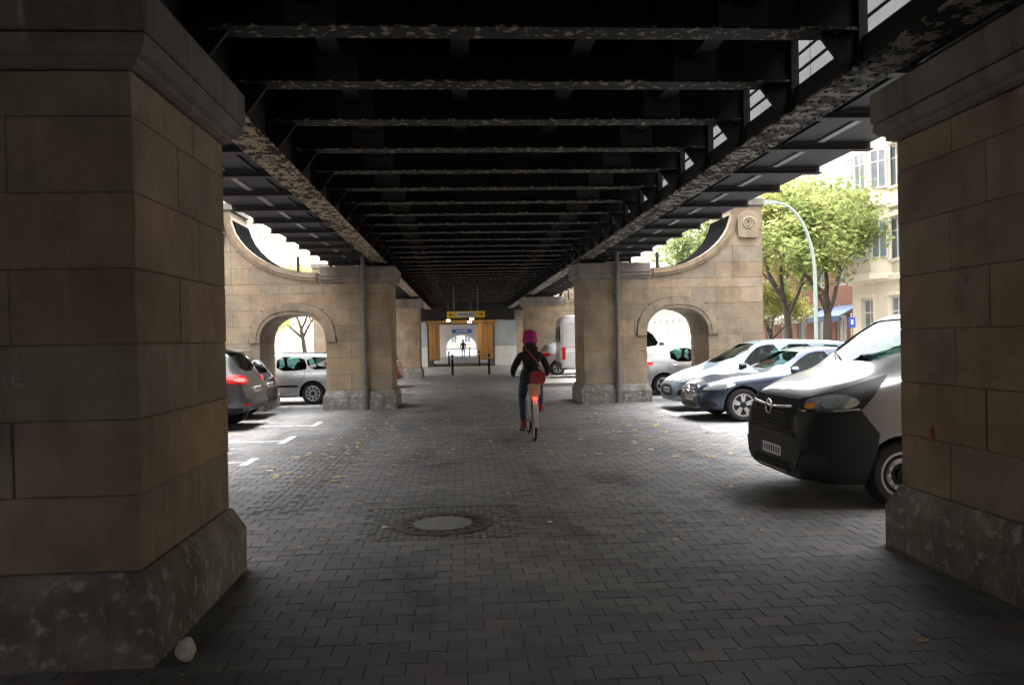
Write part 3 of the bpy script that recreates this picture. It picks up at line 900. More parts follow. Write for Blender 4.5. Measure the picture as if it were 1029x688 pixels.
WHEELS = {}
def wheel_mesh(r, w, style):
    key = (r, w, style)
    if key in WHEELS: return WHEELS[key]
    rr = r*.66
    ty = MB().lathe([(rr, -w/2+.012), (rr+.02, -w/2), (r-.045, -w/2-.004), (r-.014, -w/2+.022), (r, -w/2+.05), (r, w/2-.05), (r-.014, w/2-.022), (r-.045, w/2+.004), (rr+.02, w/2), (rr, w/2-.012)], 40, 1, closed=True).mesh('tyre', 35)
    ty.materials.append(M['rubber'])
    # outer face towards -y
    back = MB().lathe([(rr+.001, -w/2+.03), (rr*.97, -w/2+.07), (.05, -w/2+.09), (.0, -w/2+.09)], 32, 1).mesh('disc', 35); back.materials.append(M['trim'])
    sp = MB().lathe([(rr+.002, -w/2+.06), (rr+.004, -w/2+.004), (rr-.015, -w/2+.002), (rr-.03, -w/2+.04)], 40, 1)
    if style == 'steel':
        sp.lathe([(rr-.02, -w/2+.035), (rr*.80, -w/2+.055), (rr*.72, -w/2+.03), (rr*.55, -w/2+.015), (rr*.5, -w/2+.03), (rr*.3, -w/2+.05)], 40, 1)
        for k in range(12):
            a = 2*PI*k/12
            sp.lathe([(.0, -.004), (.018, -.004), (.018, .0)], 8, 1, c=(rr*.62*math.cos(a), -w/2+.012, rr*.62*math.sin(a)))
    else:
        n, twin = (5, True) if style == 'twin' else (10, False) if style == 'multi' else (5, False)
        for k in range(n):
            for dd in ((-.16, .16) if twin else (0,)):
                a = 2*PI*k/n+.3
                a1 = a+dd*.55; a2 = a+dd
                wd = .022 if (twin or n > 5) else .042
                p0 = Vector((math.cos(a1)*rr*.16, 0, math.sin(a1)*rr*.16)); p1 = Vector((math.cos(a2)*(rr-.012), 0, math.sin(a2)*(rr-.012)))
                t = (p1-p0).normalized(); q = Vector((-t.z, 0, t.x))
                y0, y1 = -w/2+.022, -w/2+.008
                vs = [p0-q*wd*1.1+Vector((0, y0, 0)), p0+q*wd*1.1+Vector((0, y0, 0)), p1+q*wd*.8+Vector((0, y1, 0)), p1-q*wd*.8+Vector((0, y1, 0))]
                vs += [v+Vector((0, .035, 0)) for v in vs]
                sp.add(vs, [(0, 1, 2, 3), (7, 6, 5, 4), (0, 4, 5, 1), (1, 5, 6, 2), (2, 6, 7, 3), (3, 7, 4, 0)])
        sp.lathe([(rr*.22, -w/2+.05), (rr*.2, -w/2+.012), (.0, -w/2+.008)], 20, 1)
    rim = sp.mesh('rim', 40); rim.materials.append(M['alloy'])
    hub = MB().lathe([(rr*.30, -w/2+.05), (rr*.28, -w/2+.0), (rr*.1, -w/2-.008), (0, -w/2-.008)], 20, 1).mesh('hub_cap', 40); hub.materials.append(M['trim'])
    WHEELS[key] = (ty, back, rim, hub)
    return WHEELS[key]

def make_car(name, sp, loc, rz, label, cat, group=None, mat=None, group2=None):
    root = empty(name, loc, rz, label, cat, group)
    root.scale = (CS, CS, CS)
    B = Body(sp)
    raw = B.loft(B.xs, B.half)
    S = Skin(raw)
    r, ww = sp['wr'], sp.get('ww', .205)
    W = sp['W']/2
    # ---- body: loft minus cabin, windows and wheel wells
    me = raw.mesh('body', 30); me.materials.append(mat)
    body = bpy.data.objects.new('body', me); link(body)
    tools = []
    def cut(mb, m):
        o = cutter(mb, m); tools.append(o)
        md = body.modifiers.new('b', 'BOOLEAN'); md.operation = 'DIFFERENCE'; md.object = o; md.solver = 'EXACT'
        md.material_mode = 'TRANSFER'
    if sp.get('void'): cut(B.void(*sp['void']), M['dark_in'])
    side = MB()
    for w_ in sp['side_win']:
        side.prism(smooth_poly(w_, 1), 1, -2, 2)
    if sp['side_win'] and sp.get('void'): cut(side, M['trim'])
    if sp.get('void') and sp.get('screen'):
        cut(MB().prism(smooth_poly(sp['screen'], 1), 0, -.5, sp['void'][0]+sp.get('scr_d', .95)), M['trim'])
        if sp.get('rear_win'): cut(MB().prism(smooth_poly(sp['rear_win'], 1), 0, sp['void'][1]-sp.get('rear_d', .7), B.L+.5), M['trim'])
    wells = MB()
    for ax in (sp['ax1'], sp['ax2']):
        for sd_ in (-1, 1):
            wells.lathe([(r+.055, sd_*(W-.30)), (r+.055, sd_*(W+.2))], 32, 1, c=(ax, 0, r))
    cut(wells, M['dark_in'])
    bpy.context.view_layer.update()
    dg = bpy.context.evaluated_depsgraph_get()
    nm = bpy.data.meshes.new_from_object(body.evaluated_get(dg))
    body.modifiers.clear()
    body.data = nm
    for o in tools: bpy.data.objects.remove(o, do_unlink=True)
    nm.polygons.foreach_set('use_smooth', [True]*len(nm.polygons)); nm.set_sharp_from_angle(angle=R(28))
    body.parent = root
    def P(nm_, mb, m, par=None, sm=40):
        return mb.build(nm_, m, par or root, sm)
    # ---- glass
    gm = M[sp.get('glass', 'glass')]
    for w_ in sp['side_win']:
        q = smooth_poly(w_, 1)
        for sd_ in (-1, 1):
            P('side_window', S.patch([(x, sd_*W, z) for x, z in (q if sd_ < 0 else q[::-1])], (0, sd_, 0), -.014, .12), gm)
    if sp.get('screen'):
        P('windscreen', S.patch([(0, y, z) for y, z in smooth_poly(sp['screen'], 1)], (-1, 0, 0), -.012, .10), gm)
    if sp.get('rear_win'):
        P('rear_window', S.patch([(B.L, y, z) for y, z in smooth_poly(sp['rear_win'], 1)], (1, 0, 0), -.012, .10), M[sp.get('rear_glass', sp.get('glass', 'glass'))])
    # ---- wheels
    for ax in (sp['ax1'], sp['ax2']):
        for sd_ in (-1, 1):
            ty, back, rim, hub = wheel_mesh(r, ww, sp.get('rim', 'five'))
            w0 = inst('wheel', back, root, (ax, sd_*(W-ww/2-.02), r), (0, 0, 0) if sd_ < 0 else (0, 0, PI))
            inst('tyre', ty, w0, (0, 0, 0)); inst('rim', rim, w0, (0, 0, 0)); inst('hub_cap', hub, w0, (0, 0, 0))
    # ---- lamps, grille, trim given as surface patches
    for it in sp.get('patches', []):
        nm_, poly, nrm, m, off, both = it[:6]
        rd = it[6] if len(it) > 6 else 1
        q = smooth_poly(poly, rd) if rd else poly
        P(nm_, S.patch(q, nrm, off, .05), M[m] if m in M else mat)
        if both: P(nm_, S.patch(mir(q), (nrm[0], -nrm[1], nrm[2]), off, .05), M[m] if m in M else mat)
    for pts in sp.get('seams', []):
        for sd_ in (-1, 1):
            P('door_seam', S.line([(x, sd_*W, z) for x, z in pts], (0, sd_, 0)), M['rubber'])
    for pts in sp.get('front_seams', []):
        P('bonnet_seam', S.line(pts, (-.3, 0, 1)), M['rubber'])
    for (x, z) in sp.get('handles', []):
        for sd_ in (-1, 1):
            h = S.at((x, sd_*W, z), (0, sd_, 0))
            P('door_handle', MB().box(x-.09, x+.09, h.y-.012, h.y+.018*sd_ if sd_ > 0 else h.y+.012, z-.014, z+.014, .006) if sd_ > 0 else MB().box(x-.09, x+.09, h.y-.018, h.y+.012, z-.014, z+.014, .006), M[sp.get('handle_mat', 'trim')] if sp.get('handle_mat', 'trim') in M else mat)
    # bumper numberplate
    for (ax_, z, end) in sp.get('plates', []):
        sgn = -1 if end == 'f' else 1
        h = S.at((0 if end == 'f' else B.L, 0, z), (sgn, 0, 0))
        x = h.x+sgn*.008
        pl = P('number_plate', MB().box(x-.006, x+.006, -.26, .26, z-.055, z+.055, .003), M['plate_w'])
        xf = x+sgn*.0075
        P('plate_band', MB().box(xf-.0012, xf+.0012, .215 if sgn < 0 else -.255, .255 if sgn < 0 else -.215, z-.05, z+.05), M['plate_b'], pl)
        for i in range(7):
            yy = (.16-i*.062)*(1 if sgn < 0 else -1)
            P('plate_stroke', MB().box(xf-.0012, xf+.0012, yy-.014, yy+.014, z-.032, z+.032), M['ink'], pl)
    # mirrors
    if sp.get('mirror'):
        mx, my, mz, ms = sp['mirror']
        for sd_ in (-1, 1):
            o = MB().lathe([(.0, -.075), (.06, -.07), (.09, -.02), (.095, .03), (.085, .05), (0, .052)], 14, 0)
            o.v = [(x*ms+mx, (sd_*(my+.11*ms))+y*1.25*ms, z*.85*ms*sp.get('mirror_h', 1)+mz) for x, y, z in o.v]
            mo = P('mirror', o, M['trim'] if sp.get('mirror_black') else mat)
            P('mirror_arm', MB().box(mx-.03, mx+.03, sd_*(my-.10), sd_*(my+.06), mz-.10, mz-.06, .01), M['trim'], mo)
    # seats, wheel and dash
    if sp.get('void'):
        zf = B.belt(sp['void'][0]+.8)-.28
        for sx in sp.get('seats', []):
            for sd_ in (-1, 1):
                y = sd_*W*.43
                st = MB()
                q = smooth_poly([(sx-.10, zf-.02), (sx+.10, zf-.02), (sx+.26, zf+.58), (sx+.12, zf+.60)], 2)
                st.prism(q, 1, y-.24, y+.24)
                st.box(sx+.17, sx+.27, y-.13, y+.13, zf+.60, zf+.78, .03)
                P('seat', st, M['seat'])
        dx = sp['void'][0]
        P('dashboard', MB().box(dx+.02, dx+.40, -W*.78, W*.78, zf-.02, zf+.24, .05), M['dark_in'])
        P('steering_wheel', MB().tube([(dx+.48+.05*math.sin(a), -W*.43+.185*math.cos(a), zf+.22+.17*math.sin(a)) for a in [2*PI*i/20 for i in range(20)]], .014, 6, closed=True), M['trim'])
    return root, S, B

def roof_rail(root, S, x0, x1, y, m):
    for sd_ in (-1, 1):
        pts = []
        for i in range(9):
            x = x0+(x1-x0)*i/8
            h = S.at((x, sd_*y, 2.5), (0, 0, 1)); pts.append((x, sd_*y, h.z+(.045 if 0 < i < 8 else .0)))
        MB().tube(pts, .014, 8).build('roof_rail', m, root, 50)

# --- 1: white panel van with black bumper, nose towards the passage
VL = 5.0
van = dict(L=VL, W=1.93, wr=.335, ww=.215, ax1=.93, ax2=4.03, rim='steel', sm=.10,
    top=[(0, .92), (.05, 1.05), (.10, 1.11), (.4, 1.24), (.76, 1.35), (.86, 1.40), (1.25, 1.70), (1.62, 1.93), (1.95, 1.985), (3.2, 2.0), (4.6, 1.98), (4.9, 1.93), (5.0, 1.82)],
    bot=[(0, .29), (.25, .215), (.6, .20), (4.4, .24), (5.0, .36)],
    belt=[(0, .80), (.1, .97), (.4, 1.10), (.8, 1.21), (1.6, 1.25), (5.0, 1.25)],
    roofw=[(0, .80), (.7, .80), (.9, .80), (1.7, .80), (2.6, .84), (5, .86)],
    nose=.72, nosew=.68, tail=.2, tailw=.93, void=(.84, 2.6, .34), scr_d=.9,
    side_win=[[(1.15, 1.28), (2.30, 1.25), (2.30, 1.72), (2.2, 1.79), (1.72, 1.79)]],
    screen=[(-.75, 1.43), (.75, 1.43), (.69, 1.84), (.5, 1.88), (-.5, 1.88), (-.69, 1.84)],
    seats=[1.9], mirror=(1.25, .93, 1.36, 1.25), mirror_black=True, mirror_h=1.5, handles=[(2.2, .97)],
    plates=[(0, .50, 'f')],
    seams=[[(1.22, .30), (1.14, 1.18), (1.17, 1.25)], [(2.52, .30), (2.52, 1.78)], [(2.52, 1.02), (4.9, 1.02)]],
    front_seams=[[(.16, -.70, 1.2), (.4, -.80, 1.3), (.6, -.84, 1.4), (.74, -.86, 1.45)], [(.16, .70, 1.2), (.4, .80, 1.3), (.6, .84, 1.4), (.74, .86, 1.45)]],
    patches=[
      ('bumper', [(-.05, -.62, .22), (-.05, .62, .22), (-.05, .66, .72), (-.05, .62, .80), (-.05, -.62, .80), (-.05, -.66, .72)], (-1, 0, 0), 'bumper', .006, False, 0),
      ('bumper_corner', [(-.05, -.45, .20), (.50, -.97, .20), (.58, -.97, .40), (.66, -.97, .60), (.68, -.97, .75), (.50, -.96, .975), (.26, -.9, .965), (.02, -.6, .965), (-.05, -.45, .92)], (-.75, -1, 0), 'bumper', .007, True, 0),
      ('grille', [(0, -.52, .74), (0, .52, .74), (0, .58, .93), (0, .54, 1.06), (0, -.54, 1.06), (0, -.58, .93)], (-1, 0, 0), 'rubber', .010, False, 0),
      ('lamp_surround', [(.06, -.58, .95), (.30, -.88, .955), (.52, -.95, .985), (.64, -.96, 1.12), (.78, -.95, 1.33), (.60, -.91, 1.27), (.34, -.84, 1.175), (.14, -.68, 1.10), (.06, -.6, 1.08)], (-.6, -1, .12), 'trim', .008, True, 0),
      ('headlight', [(.08, -.62, .968), (.28, -.86, .972), (.45, -.93, 1.0), (.52, -.94, 1.07), (.36, -.88, 1.125), (.20, -.76, 1.11), (.09, -.66, 1.07)], (-.7, -1, .1), 'lamp', .012, True, 1),
      ('headlight_lens', [(.20, -.78, .99), (.32, -.86, .99), (.36, -.88, 1.06), (.28, -.83, 1.085), (.21, -.78, 1.06)], (-.7, -1, .1), 'lamp_in', .016, True, 1),
      ('indicator', [(.09, -.65, .975), (.16, -.73, .975), (.17, -.74, 1.03), (.10, -.67, 1.03)], (-.9, -1, .1), 'amber', .016, True, 1),
      ('fog_recess', [(.06, -.60, .40), (.24, -.84, .40), (.26, -.86, .54), (.10, -.66, .55)], (-1, -.9, 0), 'ink', .012, True, 1),
      ('lower_intake', [(0, -.52, .31), (0, .52, .31), (0, .46, .41), (0, -.46, .41)], (-1, 0, 0), 'rubber', .011, False, 0),
      ('side_trim', [(1.35, -.97, .46), (3.6, -.97, .46), (3.6, -.97, .58), (1.35, -.97, .58)], (0, -1, 0), 'trim', .008, True, 0),
      ('sill_trim', [(1.35, -.97, .22), (3.6, -.97, .22), (3.6, -.97, .33), (1.35, -.97, .33)], (0, -1, 0), 'trim', .008, True, 0),
    ])
white_van, S, Bv = make_car('panel_van', van, (3.09, 7.64, 0), 0, 'silver-white panel van with black bumper, nose beside the right pier', 'van', mat=paint('silver_white_paint', (.17, .172, .176), .25, .35))
def bar(name, S, pts, r_, m, root, nrm=(-1, 0, 0), off=.012):
    q = [S.at(p, nrm)+Vector(nrm).normalized()*off for p in pts]
    return MB().tube(q, r_, 8).build(name, m, root, 50)
bar('grille_bar', S, [(0, -.5+.1*i, .985-.03*(1-abs(i-5)/5)) for i in range(11)], .017, M['chrome'], white_van, off=.018)
for z in (.77, .805, .84, .875, .91): bar('grille_slat', S, [(0, -.46+.092*i, z) for i in range(11)], .010, M['bumper'], white_van, off=.015)
bar('bumper_crease', S, [(0, -.60+.12*i, .70) for i in range(11)], .022, M['bumper'], white_van, off=.004)
bar('bumper_lip', S, [(0, -.62+.124*i, .275) for i in range(11)], .024, M['bumper'], white_van, off=.004)
for s_ in (-1, 1):
    q_ = [(.05, s_*.58, .39), (.24, s_*.84, .39), (.27, s_*.87, .55), (.09, s_*.64, .56), (.05, s_*.58, .39)]
    bar('fog_frame', S, q_, .011, M['trim'], white_van, nrm=(-1, s_*.9, 0), off=.012)
    bar('lamp_edge', S, [(.06, s_*.6, .958), (.2, s_*.78, .962), (.34, s_*.89, .972), (.5, s_*.945, .99)], .008, M['chrome'], white_van, nrm=(-.7, s_, .1), off=.014)
for z in (.335, .36, .385): bar('intake_slat', S, [(0, -.44+.088*i, z) for i in range(11)], .007, M['trim'], white_van, off=.014)
e = S.at((0, 0, .96), (-1, 0, 0))
em = MB().tube([(e.x-.045, .075*math.cos(a), .955+.075*math.sin(a)) for a in [2*PI*i/24 for i in range(24)]], .011, 8, closed=True).build('emblem', M['chrome'], white_van, 60)
MB().prism([(-.105, .967), (-.02, .973), (.015, .945), (.105, .943), (.02, .937), (-.015, .965)], 0, e.x-.053, e.x-.043).build('bolt', M['chrome'], em)
for s_ in (-1, 1): MB().tube([(.90, s_*.25, 1.45), (1.0, s_*.55, 1.52)], .009, 6).build('wiper', M['trim'], white_van)

# --- car shapes that share a layout
def saloon(**k):
    d = dict(L=4.88, W=1.86, wr=.335, ww=.225, ax1=.83, ax2=3.70, rim='twin',
        top=[(0, .60), (.06, .70), (.14, .76), (.7, .905), (1.32, .985), (1.42, 1.0), (2.12, 1.38), (2.45, 1.455), (2.9, 1.465), (3.4, 1.40), (4.15, 1.10), (4.6, 1.075), (4.82, 1.03), (4.88, .90)],
        bot=[(0, .25), (.3, .20), (.6, .18), (4.3, .2), (4.88, .34)],
        belt=[(0, .55), (.14, .70), (.7, .83), (1.4, .90), (3.9, .96), (4.88, .90)],
        roofw=[(0, .78), (1.3, .80), (1.5, .78), (2.3, .64), (3.2, .64), (4.1, .76), (4.88, .8)],
        nose=.75, nosew=.62, tail=.5, tailw=.74, void=(1.5, 4.0, .25), scr_d=.95, rear_d=.9,
        side_win=[[(1.72, .965), (2.70, .985), (2.70, 1.36), (2.42, 1.36), (2.2, 1.29)], [(2.80, .985), (3.62, 1.0), (3.70, 1.06), (3.45, 1.24), (3.1, 1.345), (2.80, 1.365)]],
        screen=[(-.70, 1.03), (.70, 1.03), (.60, 1.34), (.45, 1.37), (-.45, 1.37), (-.60, 1.34)],
        rear_win=[(-.62, 1.13), (.62, 1.13), (.54, 1.33), (-.54, 1.33)],
        seats=[2.35, 3.3], mirror=(1.85, .90, 1.0, 1.0), handles=[(2.58, .86), (3.52, .88)],
        plates=[(0, .46, 'f'), (0, .75, 'r')],
        seams=[[(1.55, .30), (1.50, .70), (1.62, .94)], [(2.75, .26), (2.75, .98)], [(3.55, .55), (3.75, .80), (3.70, 1.0)], [(1.55, .27), (3.3, .27)]],
        patches=[
          ('grille', [(0, -.36, .50), (0, .36, .50), (0, .42, .68), (0, .36, .72), (0, -.36, .72), (0, -.42, .68)], (-1, 0, .1), 'trim', .008, False, 1),
          ('lower_intake', [(0, -.55, .26), (0, .55, .26), (0, .50, .37), (0, -.50, .37)], (-1, 0, 0), 'trim', .007, False, 1),
          ('side_intake', [(.1, -.60, .29), (.32, -.84, .29), (.32, -.84, .40), (.12, -.66, .42)], (-1, -.8, 0), 'trim', .007, True, 1),
          ('headlight', [(.10, -.56, .61), (.30, -.80, .62), (.52, -.90, .66), (.72, -.91, .765), (.50, -.86, .765), (.24, -.70, .715)], (-.7, -1, .3), 'lamp', .008, True, 1),
          ('headlight_lens', [(.24, -.74, .64), (.40, -.84, .655), (.46, -.86, .72), (.32, -.78, .71)], (-.7, -1, .3), 'lamp_in', .012, True, 1),
          ('tail_light', [(4.82, -.60, .70), (4.60, -.88, .72), (4.35, -.92, .86), (4.6, -.86, .92), (4.84, -.60, .88)], (.8, -1, 0), 'red', .008, True, 1),
        ])
    d.update(k); return d
SAL = saloon()
car, S, B_ = make_car('saloon_car', SAL, (4.37, 14.80, 0), 0, 'dark blue saloon with star grille beside the white van', 'car', 'cars parked on the right', mat=paint('navy_paint', (.022, .034, .062), .5, .3))
for z in (.55, .60, .65): bar('grille_slat', S, [(0, -.36+.12*i, z) for i in range(7)], .009, M['chrome'], car, off=.016)
bar('grille_frame', S, [(0, y, z) for y, z in smooth_poly([(-.37, .50), (.37, .50), (.43, .68), (.37, .725), (-.37, .725), (-.43, .68)], 2)], .010, M['chrome'], car, off=.012)
e = S.at((0, 0, .61), (-1, 0, 0))
em = MB().tube([(e.x-.03, .10*math.cos(a), .61+.10*math.sin(a)) for a in [2*PI*i/24 for i in range(24)]], .010, 6, closed=True).build('star_emblem', M['chrome'], car, 60)
for a in (PI/2, PI/2+2*PI/3, PI/2+4*PI/3): MB().tube([(e.x-.03, 0, .61), (e.x-.03, .10*math.cos(a), .61+.10*math.sin(a))], [.014, .006], 6).build('star_arm', M['chrome'], em)

def hatch(**k):
    d = dict(L=4.2, W=1.77, wr=.315, ww=.205, ax1=.86, ax2=3.44, rim='five',
        top=[(0, .58), (.06, .68), (.15, .74), (.6, .87), (1.02, .96), (1.12, .98), (1.85, 1.38), (2.2, 1.465), (2.7, 1.48), (3.5, 1.44), (3.85, 1.38), (4.08, 1.02), (4.16, .92), (4.2, .70)],
        bot=[(0, .24), (.3, .19), (.6, .18), (3.7, .2), (4.2, .33)],
        belt=[(0, .52), (.15, .67), (.6, .80), (1.1, .88), (3.6, .97), (4.2, .92)],
        roofw=[(0, .78), (1.0, .80), (1.2, .78), (2.0, .66), (3.5, .68), (4.2, .80)],
        nose=.65, nosew=.64, tail=.4, tailw=.78, void=(1.2, 3.95, .25), scr_d=.95, rear_d=.35,
        side_win=[[(1.45, .945), (2.38, .965), (2.38, 1.375), (2.12, 1.375), (1.9, 1.30)], [(2.46, .965), (3.2, .985), (3.2, 1.36), (2.46, 1.38)]],
        screen=[(-.66, 1.01), (.66, 1.01), (.57, 1.35), (.42, 1.38), (-.42, 1.38), (-.57, 1.35)],
        rear_win=[(-.58, 1.04), (.58, 1.04), (.52, 1.33), (-.52, 1.33)], rear_glass='glass_dark',
        seats=[2.05, 2.9], mirror=(1.55, .86, .98, 1.0), handles=[(2.26, .86), (3.08, .88)], handle_mat='body',
        plates=[(0, .44, 'f'), (0, .76, 'r')],
        seams=[[(1.30, .28), (1.26, .65), (1.38, .92)], [(2.42, .25), (2.42, .95)], [(3.12, .60), (3.30, .85), (3.26, .98)], [(1.3, .26), (3.05, .26)]],
        patches=[
          ('grille', [(0, -.45, .56), (0, .45, .56), (0, .42, .64), (0, -.42, .64)], (-1, 0, .1), 'trim', .007, False, 1),
          ('lower_intake', [(0, -.42, .26), (0, .42, .26), (0, .50, .38), (0, -.50, .38)], (-1, 0, 0), 'trim', .007, False, 1),
          ('headlight', [(.08, -.48, .57), (.30, -.76, .57), (.55, -.86, .66), (.66, -.86, .74), (.40, -.80, .735), (.14, -.56, .665)], (-.7, -1, .3), 'lamp', .008, True, 1),
          ('headlight_lens', [(.20, -.66, .60), (.36, -.78, .61), (.42, -.82, .70), (.26, -.72, .68)], (-.7, -1, .3), 'lamp_in', .012, True, 1),
          ('tail_light', [(4.14, -.52, .80), (3.95, -.84, .78), (3.72, -.87, .90), (3.80, -.84, 1.0), (4.10, -.54, .93)], (.8, -1, .1), 'red', .008, True, 1),
          ('tail_light_lens', [(4.1, -.56, .82), (3.98, -.76, .82), (3.98, -.76, .88), (4.1, -.56, .89)], (.8, -1, .1), 'redlite', .012, True, 1),
          ('rear_bumper_trim', [(4.2, -.6, .36), (4.2, .6, .36), (4.2, .6, .45), (4.2, -.6, .45)], (1, 0, 0), 'trim', .006, False, 1),
        ])
    d.update(k); return d
# --- people carrier
MPV = hatch(L=4.58, W=1.75, wr=.32, ax1=.92, ax2=3.67,
    top=[(0, .56), (.06, .66), (.15, .74), (.6, .92), (.92, 1.02), (1.0, 1.05), (1.95, 1.53), (2.3, 1.60), (2.8, 1.615), (3.9, 1.57), (4.28, 1.50), (4.46, 1.10), (4.55, .98), (4.58, .72)],
    belt=[(0, .52), (.15, .68), (.6, .84), (1.1, .93), (3.8, 1.04), (4.58, .98)],
    roofw=[(0, .78), (.9, .80), (1.1, .78), (2.0, .68), (3.7, .70), (4.58, .80)],
    bot=[(0, .24), (.3, .19), (.6, .18), (4.1, .2), (4.58, .33)], void=(1.1, 4.35, .25), scr_d=1.1,
    side_win=[[(1.52, 1.0), (2.45, 1.03), (2.45, 1.49), (2.15, 1.49), (1.9, 1.40)], [(2.53, 1.03), (3.38, 1.05), (3.38, 1.48), (2.53, 1.50)], [(3.46, 1.06), (4.05, 1.10), (3.98, 1.44), (3.46, 1.475)]],
    screen=[(-.66, 1.09), (.66, 1.09), (.58, 1.48), (.42, 1.52), (-.42, 1.52), (-.58, 1.48)],
    rear_win=[(-.56, 1.10), (.56, 1.10), (.5, 1.42), (-.5, 1.42)], seats=[2.1, 3.0], mirror=(1.5, .86, 1.02, 1.05), mirror_black=True,
    handles=[(2.32, .90), (3.22, .92)], plates=[(0, .47, 'f'), (0, .82, 'r')],
    seams=[[(1.35, .28), (1.32, .65), (1.45, .97)], [(2.49, .25), (2.49, 1.02)], [(3.42, .60), (3.42, 1.04)], [(1.35, .26), (3.3, .26)]],
    patches=[
      ('grille', [(0, -.52, .33), (0, .52, .33), (0, .44, .55), (0, .30, .60), (0, -.30, .60), (0, -.44, .55)], (-1, 0, 0), 'trim', .007, False, 1),
      ('headlight', [(.12, -.52, .63), (.34, -.76, .64), (.58, -.84, .76), (.72, -.84, .86), (.44, -.78, .83), (.18, -.58, .74)], (-.7, -1, .4), 'lamp', .008, True, 1),
      ('headlight_lens', [(.24, -.66, .67), (.38, -.77, .69), (.46, -.80, .79), (.30, -.72, .77)], (-.7, -1, .4), 'lamp_in', .012, True, 1),
      ('fog_recess', [(.1, -.62, .36), (.30, -.82, .36), (.30, -.82, .50), (.12, -.66, .50)], (-1, -.8, 0), 'trim', .007, True, 1),
      ('tail_light', [(4.5, -.52, 1.0), (4.35, -.82, .95), (4.2, -.85, 1.06), (4.2, -.80, 1.35), (4.4, -.52, 1.1)], (.8, -1, .1), 'red', .008, True, 1)])
make_car('people_carrier', MPV, (4.48, 16.85, 0), 0, 'blue-grey people carrier parked before the right stone arch', 'car', 'cars parked on the right', mat=paint('blue_grey_paint', (.14, .19, .235), .5, .3))
HAT = hatch()
make_car('hatchback', HAT, (4.72+4.2*CS, 21.45, 0), PI, 'silver hatchback seen through the right stone arch', 'car', 'cars parked on the right', mat=paint('silver_paint', (.36, .37, .38), .45, .32))
# --- grey SUV on the left, tail to the passage
SUV = hatch(L=4.43, W=1.81, wr=.345, ww=.225, ax1=.88, ax2=3.49+.19,
    top=[(0, .68), (.06, .80), (.15, .88), (.6, 1.0), (1.02, 1.08), (1.12, 1.10), (1.85, 1.55), (2.2, 1.66), (2.7, 1.685), (3.7, 1.64), (4.03, 1.58), (4.24, 1.20), (4.36, 1.06), (4.43, .72)],
    bot=[(0, .30), (.3, .24), (.6, .22), (3.9, .24), (4.43, .40)],
    belt=[(0, .60), (.15, .80), (.6, .92), (1.1, 1.0), (3.8, 1.10), (4.43, 1.04)],
    roofw=[(0, .78), (1.0, .80), (1.2, .78), (2.0, .68), (3.7, .70), (4.43, .80)], void=(1.2, 4.15, .25),
    side_win=[[(1.45, 1.06), (2.42, 1.08), (2.42, 1.56), (2.12, 1.56), (1.9, 1.48)], [(2.5, 1.08), (3.28, 1.10), (3.28, 1.54), (2.5, 1.57)], [(3.36, 1.12), (3.80, 1.18), (3.72, 1.46), (3.36, 1.53)]],
    screen=[(-.68, 1.13), (.68, 1.13), (.58, 1.52), (.42, 1.56), (-.42, 1.56), (-.58, 1.52)],
    rear_win=[(-.60, 1.18), (.60, 1.18), (.53, 1.50), (-.53, 1.50)], rear_d=.4, seats=[2.1, 3.0], mirror=(1.55, .88, 1.08, 1.1),
    handles=[(2.3, .98), (3.15, 1.0)], plates=[(0, .50, 'f'), (0, .80, 'r')], glass='glass_dark',
    seams=[[(1.30, .32), (1.26, .75), (1.38, 1.05)], [(2.46, .30), (2.46, 1.06)], [(3.22, .70), (3.40, .98), (3.36, 1.1)], [(1.3, .32), (3.2, .32)]],
    patches=[
      ('grille', [(0, -.5, .70), (0, .5, .70), (0, .46, .78), (0, -.46, .78)], (-1, 0, .1), 'trim', .007, False, 1),
      ('headlight', [(.08, -.5, .70), (.30, -.78, .70), (.55, -.88, .80), (.62, -.88, .88), (.38, -.82, .86), (.12, -.56, .80)], (-.7, -1, .3), 'lamp', .008, True, 1),
      ('tail_light', [(4.36, -.50, .93), (4.2, -.80, .92), (3.95, -.88, .98), (3.92, -.87, 1.10), (4.15, -.82, 1.13), (4.32, -.52, 1.08)], (.8, -1, .1), 'red', .008, True, 1),
      ('tail_light_lens', [(4.3, -.60, .97), (4.15, -.80, .97), (4.12, -.82, 1.05), (4.3, -.58, 1.04)], (.8, -1, .1), 'redlite', .012, True, 1),
      ('reflector', [(4.4, -.56, .50), (4.3, -.80, .50), (4.3, -.80, .54), (4.4, -.56, .54)], (.9, -.6, 0), 'red', .009, True, 0),
      ('rear_bumper_trim', [(4.43, -.75, .36), (4.43, .75, .36), (4.43, .75, .47), (4.43, -.75, .47)], (1, 0, 0), 'trim', .006, False, 1),
      ('rear_trim_corner', [(4.3, -.70, .30), (4.05, -.88, .30), (4.05, -.90, .46), (4.3, -.74, .46)], (.5, -1, 0), 'trim', .007, True, 0)])
suv, S, B_ = make_car('suv', SUV, (-3.95-4.43*CS, 15.5, 0), 0, 'grey SUV showing its red tail light beside the left pier', 'car', 'cars parked on the left', mat=paint('grey_paint', (.06, .063, .066), .5, .3))
MB().prism(smooth_poly([(3.86, 1.60), (4.16, 1.565), (4.17, 1.595), (3.86, 1.66)], 1), 1, -.58, .58).build('roof_spoiler', paint('grey_paint', (.1, .1, .1)), suv, 40)
roof_rail(suv, S, 1.9, 3.8, .56, M['trim'])
make_car('hatchback', hatch(glass='glass_dark'), (-4.2-4.2*CS, 17.55, 0), 0, 'dark hatchback half hidden behind the grey SUV', 'car', 'cars parked on the left', mat=paint('black_paint', (.018, .018, .02), .3, .3))
